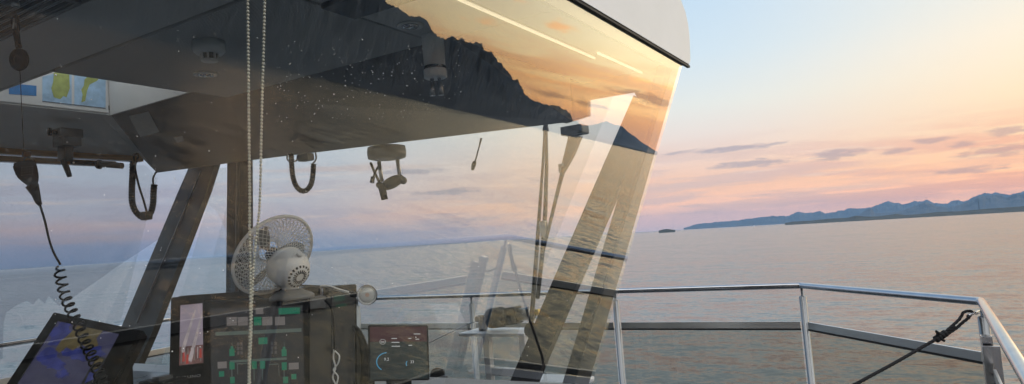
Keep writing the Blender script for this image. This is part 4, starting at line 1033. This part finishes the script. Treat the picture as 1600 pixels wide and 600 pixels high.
axis = smooth_path([at(91, 416, Tm-.01), at(95, 435, Tm-.02), at(101, 460, Tm-.03), at(110, 482, Tm-.05), at(121, 505, Tm-.07), at(133, 535, Tm-.10), at(147, 565, Tm-.14), at(162, 602, Tm-.18), at(178, 640, Tm-.22)], 30)
coil = []; ph = 0; PITCH = .0235
dense = []
for a, b in zip(axis, axis[1:]):
    for q in range(6): dense.append(V(a).lerp(V(b), q/6))
for i, p in enumerate(dense):
    a_ = dense[min(i+1, len(dense)-1)]-dense[max(i-1, 0)]; a_.normalize(); s_ = (imz-a_*imz.dot(a_)).normalized(); w_ = a_.cross(s_)
    if i: ph += 2*math.pi*(p-dense[i-1]).length/PITCH
    coil.append(p + (s_*math.cos(ph)+w_*math.sin(ph))*.0135*min(1, (i+1)/50))
mb = MB(); mb.tube(straight, .0034, 8); mb.tube(coil, .0033, 7); part('coiled_cord', mb, MAT['black'], MI)

# ------------------------------------------------------------------ clamp on the soffit with a lever and a bar
TC_ = 3.75
CL = thing('overhead_clamp', 'grey overhead clamp with black knob, lever and horizontal bar', 'clamp', at(105, 225, TC_))
mb = MB(); mb.box(V(at(105, 222, TC_)), (.10, .11, .055), bevel=.006); part('mount_block', mb, MAT['grey'], CL)
mb = MB(); mb.box(V(at(106, 209, TC_)), (.12, .09, .05), bevel=.006); part('mount_plate', mb, MAT['grey'], CL)
mb = MB(); mb.tube([at(90, 207, TC_-.05), at(82, 206, TC_-.06)], .010, 10); mb.tube([at(80, 206, TC_-.06), at(75, 206, TC_-.07)], .022, 14); part('knob', mb, MAT['black'], CL)
mb = MB(); mb.tube([at(98, 228, TC_), at(98, 252, TC_)], .024, 12); mb.tube([at(108, 228, TC_), at(108, 252, TC_)], .020, 12); part('clamp_body', mb, MAT['grey'], CL)
mb = MB(); mb.tube([at(98, 250, TC_-.05), at(104, 262, TC_-.05), at(109, 276, TC_-.05)], [.014, .015, .012], 10); part('lever', mb, MAT['black'], CL)
mb = MB(); mb.tube([at(112, 254, TC_), at(150, 256, TC_-.02)], .011, 12); mb.tube([at(150, 256, TC_-.02), at(191, 259, TC_-.04)], .0165, 14); mb.lathe(V(at(155, 257, TC_-.02)), V(at(160, 257, TC_-.02))-V(at(150, 256, TC_-.02)), [(-.014, .015), (-.008, .025), (.008, .025), (.014, .015)], 14); part('bar', mb, MAT['black'], CL)
mb = MB()
for p in [(115, 254), (105, 222)]: mb.lathe(V(at(*p, TC_-.06)), -V(ray(*p)), [(0, .005), (.003, .004)], 10)
part('screws', mb, MAT['alu'], CL)

# ------------------------------------------------------------------ looped handset cords hanging from the soffit
def ribbed(mb, pts, r, pitch=.010, amp=.16):
    pts = [V(p) for p in smooth_path(pts, 26)]; rs = []; s = 0
    for i, p in enumerate(pts):
        if i: s += (p-pts[i-1]).length
        rs.append(r*(1+amp*math.sin(2*math.pi*s/pitch)))
    mb.tube(pts, rs, 9)
H1 = 4.55
th = thing('handset_loop', 'large black handset cord loop hanging by the dark left pillar', 'cord loop', at(225, 245, H1), 'cord loops under the soffit')
mb = MB(); ribbed(mb, [at(*p, H1) for p in [(208,252),(207,275),(206,305),(208,322),(215,334),(225,340),(234,335),(239,320),(240,300),(241,288)]], .020, .018, .10); part('coil', mb, MAT['black'], th)
mb = MB(); mb.tube(smooth_path([at(*p, H1) for p in [(209,254),(209,243),(213,240),(217,242),(214,250),(211,262),(217,290),(224,312),(229,330)]], 6), .007, 8); mb.tube(smooth_path([at(*p, H1) for p in [(240,290),(239,280),(242,272),(245,268)]], 6), .006, 8); part('lead', mb, MAT['black'], th)
mb = MB(); mb.box(V(at(229, 337, H1-.03)), (.05, .06, .055), bevel=.008); part('plug', mb, MAT['black'], th)
H2 = 4.72
th = thing('handset_loop', 'small ribbed black cord loop hanging at the windscreen middle', 'cord loop', at(472, 245, H2), 'cord loops under the soffit')
mb = MB(); ribbed(mb, [at(*p, H2) for p in [(455,240),(456,262),(458,278),(463,291),(471,298),(479,297),(486,288),(489,273),(490,256)]], .018, .018, .14); part('coil', mb, MAT['black'], th)
mb = MB(); mb.tube(smooth_path([at(*p, H2) for p in [(449,240),(449,249),(453,252),(463,251),(465,242)]], 5), .006, 6); mb.tube(smooth_path([at(*p, H2) for p in [(488,256),(492,252),(494,247),(493,238)]], 5), .006, 6); part('bracket', mb, MAT['grey'], th)
mb = MB(); mb.box(V(at(478, 246, H2)), (.06, .10, .05), bevel=.006); part('clip', mb, MAT['grey'], th)

# ------------------------------------------------------------------ searchlight control hanging from the soffit
H3 = 4.10
SL = thing('searchlight_control', 'round grey overhead searchlight control with stirrup and oval handle', 'searchlight control', at(605, 240, H3))
mb = MB(); mb.lathe(at(605, 249, H3), (0, 0, 1), [(0, .085), (.008, .112), (.03, .116), (.05, .116), (.075, .112), (.08, .09)], 28); part('base', mb, MAT['grey'], SL)
for a, b in [((592, 252), (597, 284)), ((621, 249), (625, 279))]:
    mb = MB(); mb.tube([at(*a, H3), at(*b, H3)], .012, 10); part('arm', mb, MAT['alu'], SL)
mb = MB(); oc = at(613, 285, H3); sc_ = Matrix(((*(imx*.9-imy*.45).normalized(),), (*(imy*.9+imx*.45).normalized(),), (*imz,))).transposed().to_4x4() @ Matrix.Diagonal((.078, .036, .03, 1)); mb.ball(oc, 1, 3, sc_); part('handle', mb, MAT['greyd'], SL)
mb = MB(); mb.tube([at(596, 288, H3-.02), at(601, 312, H3-.02)], [.024, .020], 12); part('grip', mb, MAT['greyd'], SL)
mb = MB(); mb.ball(at(630, 282, H3), .024, 2); mb.ball(at(593, 289, H3), .022, 2); part('clamp_knob', mb, MAT['greyd'], SL)
mb = MB(); mb.tube([at(579, 254, H3), at(586, 271, H3), at(594, 287, H3)], .008, 8); mb.tube([at(591, 260, H3+.03), at(585, 272, H3+.03), at(582, 284, H3+.03)], .007, 8); mb.tube([at(583, 276, H3+.03), at(581, 286, H3+.03)], .013, 8); part('lever', mb, MAT['greyd'], SL)

# hanging hook stick
th = thing('pull_rod', 'thin pull rod with a small grip hanging from the soffit edge', 'rod', at(751, 218, 3.95))
mb = MB(); mb.tube([at(752, 216, 3.95), at(749, 228, 3.95), at(742, 254, 3.95)], [.007, .0045, .005], 8); part('rod', mb, MAT['steelb'], th)
mb = MB(); mb.tube([at(742, 252, 3.95), at(740, 258, 3.95), at(738, 266, 3.95)], [.011, .014, .008], 10); part('grip', mb, MAT['greyd'], th)

# ------------------------------------------------------------------ white periscope-like unit on the ceiling
H4 = 2.80
ct, cb = V(lvl(676, 58, ZC-.005)), None
dz = lambda y: (ct.z - (V(at(680, y, H4)).z))
PU = thing('ceiling_unit', 'white cylinder with dark band and two metal prongs under the ceiling', 'control unit', ct)
zz = [V(fr(683, y, ct.x)).z for y in (60, 103, 108, 122)]
mb = MB(); mb.lathe((ct.x, ct.y, zz[0]), (0, 0, -1), [(-.02, .045), (.0, .044), (zz[0]-zz[1], .043)], 28); part('housing', mb, MAT['whitep'], PU)
mb = MB(); mb.lathe((ct.x, ct.y, zz[1]), (0, 0, -1), [(0, .0435), (zz[1]-zz[2], .0435)], 28); part('band', mb, MAT['black'], PU)
mb = MB(); mb.lathe((ct.x, ct.y, zz[2]), (0, 0, -1), [(0, .0455), (.008, .0465), (zz[2]-zz[3]-.004, .0465), (zz[2]-zz[3], .040)], 28); mb.lathe((ct.x-.043, ct.y-.010, (zz[2]+zz[3])/2), (-1, -.3, 0), [(0, .005), (.004, .004)], 10); part('collar', mb, MAT['whitep'], PU)
mb = MB()
for s_ in (-.012, .012): mb.tube([(ct.x+s_*.6, ct.y-s_, zz[3]+.005), (ct.x+s_*.8, ct.y-s_*1.2, zz[3]-.035), (ct.x+s_*.8, ct.y-s_*1.2, zz[3]-.07)], [.008, .009, .012], 10)
part('prongs', mb, MAT['steelb'], PU)

# downlights and smoke detector
def downlight(x, y, label):
    p = V(lvl(x, y, ZC-.003)); th = thing('downlight', label, 'downlight', p, 'recessed ceiling downlights')
    mb = MB(); mb.lathe(p, (0, 0, -1), [(-.002, .050), (.004, .050), (.006, .044), (.002, .034), (.002, .002)], 28); part('ring', mb, MAT['whitep'], th)
    mb = MB(); mb.lathe(p+Vector((0, 0, -.004)), (0, 0, -1), [(-.001, .033), (.004, .028), (.006, .01)], 24); part('reflector', mb, MAT['steel'], th)
    mb = MB()
    for s_ in (-.012, .010): mb.box(p+Vector((s_, 0, -.009)), (.007, .026, .006), bevel=.001)
    part('lamp_pins', mb, MAT['lens'], th)
downlight(641, 40, 'recessed round downlight with bright reflector next to the white cylinder')
downlight(321, 116, 'recessed round downlight below the smoke detector')
p = V(lvl(326, 66, ZC-.003)); th = thing('smoke_detector', 'grey round smoke detector with slotted nose under the ceiling', 'smoke detector', p)
mb = MB(); mb.lathe(p, (0, 0, -1), [(-.001, .058), (.036, .058), (.046, .048)], 32); part('base', mb, MAT['whitep'], th)
mb = MB(); mb.lathe(p+Vector((0, 0, -.046)), (0, 0, -1), [(0, .030), (.020, .028)], 20); part('chamber', mb, MAT['greyd'], th)
mb = MB()
for k in range(8): a = 2*math.pi*k/8; mb.box(p+Vector((.030*math.cos(a), .030*math.sin(a), -.057)), (.007, .007, .022), Matrix.Rotation(a, 3, 'Z'))
mb.lathe(p+Vector((0, 0, -.068)), (0, 0, -1), [(0, .033), (.006, .030), (.009, .012)], 20); part('cage', mb, MAT['whitep'], th)

# ------------------------------------------------------------------ notes taped to the soffit, and the map in the hatch
for pts, lab in [([(201,181),(232,174),(249,206),(219,214)], 'large pale note taped to the dark soffit beside the map'), ([(271,215),(285,212),(288,220),(277,223)], 'tiny pale note on the soffit right of the large note'), ([(540,168),(558,166),(561,176),(543,179)], 'small pale note on the soffit right of the beaded cord')]:
    q = [sof(*p, .004) for p in pts]; mb = MB(); n_ = np.cross(q[1]-q[0], q[3]-q[0]); n_ = n_/np.linalg.norm(n_); n_ = n_ if n_[2] < 0 else -n_
    mb.prism(q, n_*.0008); solo('paper_note', mb, MAT['paper'], lab, 'note', q[0], 'notes taped to the soffit')
yP = hy1-.002
PO = thing('sea_chart_poster', 'pale poster with green land and blue sea in the ceiling hatch', 'poster', (hx0+.3, yP, ZC+.15))
def sp(x, y, o): return side(x, y, yP-o)
mb = MB(); mb.box(((hx0+hx1)/2, yP-.001, (ZC+hz1)/2), (hx1-hx0-.01, .002, hz1-ZC-.02)); part('sheet', mb, pbr('poster_sheet', (.66, .66, .66), .5, var=.03), PO)
pm = {k: pbr('print_'+k, c, .5, var=.18, scale=25) for k, c in dict(sea=(.36, .55, .76), land=(.36, .42, .12), header=(.02, .20, .52), line=(.12, .14, .18)).items()}
mb = MB()
def ppoly(pts, o, mi): mb.mi = mi; mb.prism([sp(x, y, o) for x, y in pts], (0, -.0005, 0))
ppoly([(66,120),(112,108),(112,165),(66,158)], .0026, 0); ppoly([(116,108),(165,116),(165,168),(116,165)], .0026, 0)
ppoly([(84,114),(98,108),(108,112),(109,138),(104,152),(99,150),(94,155),(84,152),(80,138),(83,128)], .0036, 1)
ppoly([(132,124),(146,112),(160,114),(152,126),(140,132),(136,142),(133,158),(127,160),(129,148),(127,140),(131,134)], .0036, 1)
ppoly([(14,130),(57,134),(57,150),(14,147)], .0030, 2); ppoly([(66,157.5),(165,168.5),(165,170),(66,159)], .0030, 3)
ppoly([(180,128),(181,128),(181,166),(180,166)], .0030, 3)
part('printing', mb, [pm['sea'], pm['land'], pm['header'], pm['line']], PO)

# ------------------------------------------------------------------ haze
m, nt, out = new_mat('thin_haze'); pv = N(nt, 'ShaderNodeVolumePrincipled'); pv.inputs['Color'].default_value = (.26, .56, 1.0, 1); pv.inputs['Anisotropy'].default_value = .3; pv.inputs['Density'].default_value = HAZE
L(nt, pv.outputs[0], out.inputs['Volume'])
mb = MB(); HB = 30500; HT = 60+max((o.matrix_world @ Vector(c)).z for o in bpy.data.objects if o.get('kind') == 'structure' and o.type == 'MESH' for c in o.bound_box); mb.box((0, 0, (SEA_Z-1+HT)/2), (2*HB, 2*HB, HT-(SEA_Z-1)))
me = mesh_of('haze', mb, m, Vector((0, 0, 0))); o = bpy.data.objects.new('haze', me); COL.objects.link(o); setp(o, kind='stuff')

# ------------------------------------------------------------------ far craft and mast
v = wdir(1177, 348.2); d_ = 5200; bx = np.array([EYEW[0]+v[0]*d_, EYEW[1]+v[1]*d_, SEA_Z])
def far(name, mb, mat, par): 
    bmesh.ops.recalc_face_normals(mb.bm, faces=mb.bm.faces); me = bpy.data.meshes.new(name); mb.bm.to_mesh(me); mb.bm.free(); me.materials.append(mat)
    o = bpy.data.objects.new(name, me); COL.objects.link(o); o.parent = par; return o
E_ = bpy.data.objects.new('fishing_boat', None); COL.objects.link(E_); E_.location = bx; E_.rotation_euler = (0, 0, .9); setp(E_, 'tiny pale boat on the water before the far range', 'boat')
mb = MB(); mb.prism([(-9, -3, 0), (6, -3, 0), (11, 0, 0), (6, 3, 0), (-9, 3, 0)], (0, 0, 3.5)); far('hull', mb, MAT['white'], E_)
mb = MB(); mb.box((-3, 0, 6), (7, 4.4, 5)); mb.box((-2, 0, 9.5), (.5, .5, 5)); far('cabin', mb, MAT['white'], E_)
v = wdir(1530, 327); d_ = 4600
E_ = bpy.data.objects.new('radio_mast', None); COL.objects.link(E_); E_.location = (EYEW[0]+v[0]*d_, EYEW[1]+v[1]*d_, SEA_Z+10); E_.scale = (.55, .55, .55); setp(E_, 'thin dark mast standing on the low headland', 'mast')
mb = MB()
for s_ in ((-5, -5), (5, -5), (5, 5), (-5, 5)): mb.tube([(s_[0], s_[1], 0), (s_[0]*.2, s_[1]*.2, 93)], .9, 4)
for z in range(10, 93, 14): mb.box((0, 0, z), (10*(1-z/116), 10*(1-z/116), .8))
far('tower', mb, MAT['shore'], E_)
mb = MB(); mb.tube([(0, 0, 92), (0, 0, 108)], 1.0, 6); far('aerial', mb, MAT['shore'], E_)

# ------------------------------------------------------------------ render settings
SC.render.engine = 'CYCLES'
SC.view_settings.view_transform = 'Standard'; SC.view_settings.look = 'None'; SC.view_settings.exposure = 0.16; SC.view_settings.gamma = 1
SC.view_settings.use_curve_mapping = False
SC.cycles.use_denoising = True
SC.cycles.max_bounces = 14; SC.cycles.transparent_max_bounces = 24; SC.cycles.glossy_bounces = 6; SC.cycles.diffuse_bounces = 4
SC.cycles.sample_clamp_indirect = 6; SC.cycles.caustics_reflective = False; SC.cycles.caustics_refractive = False
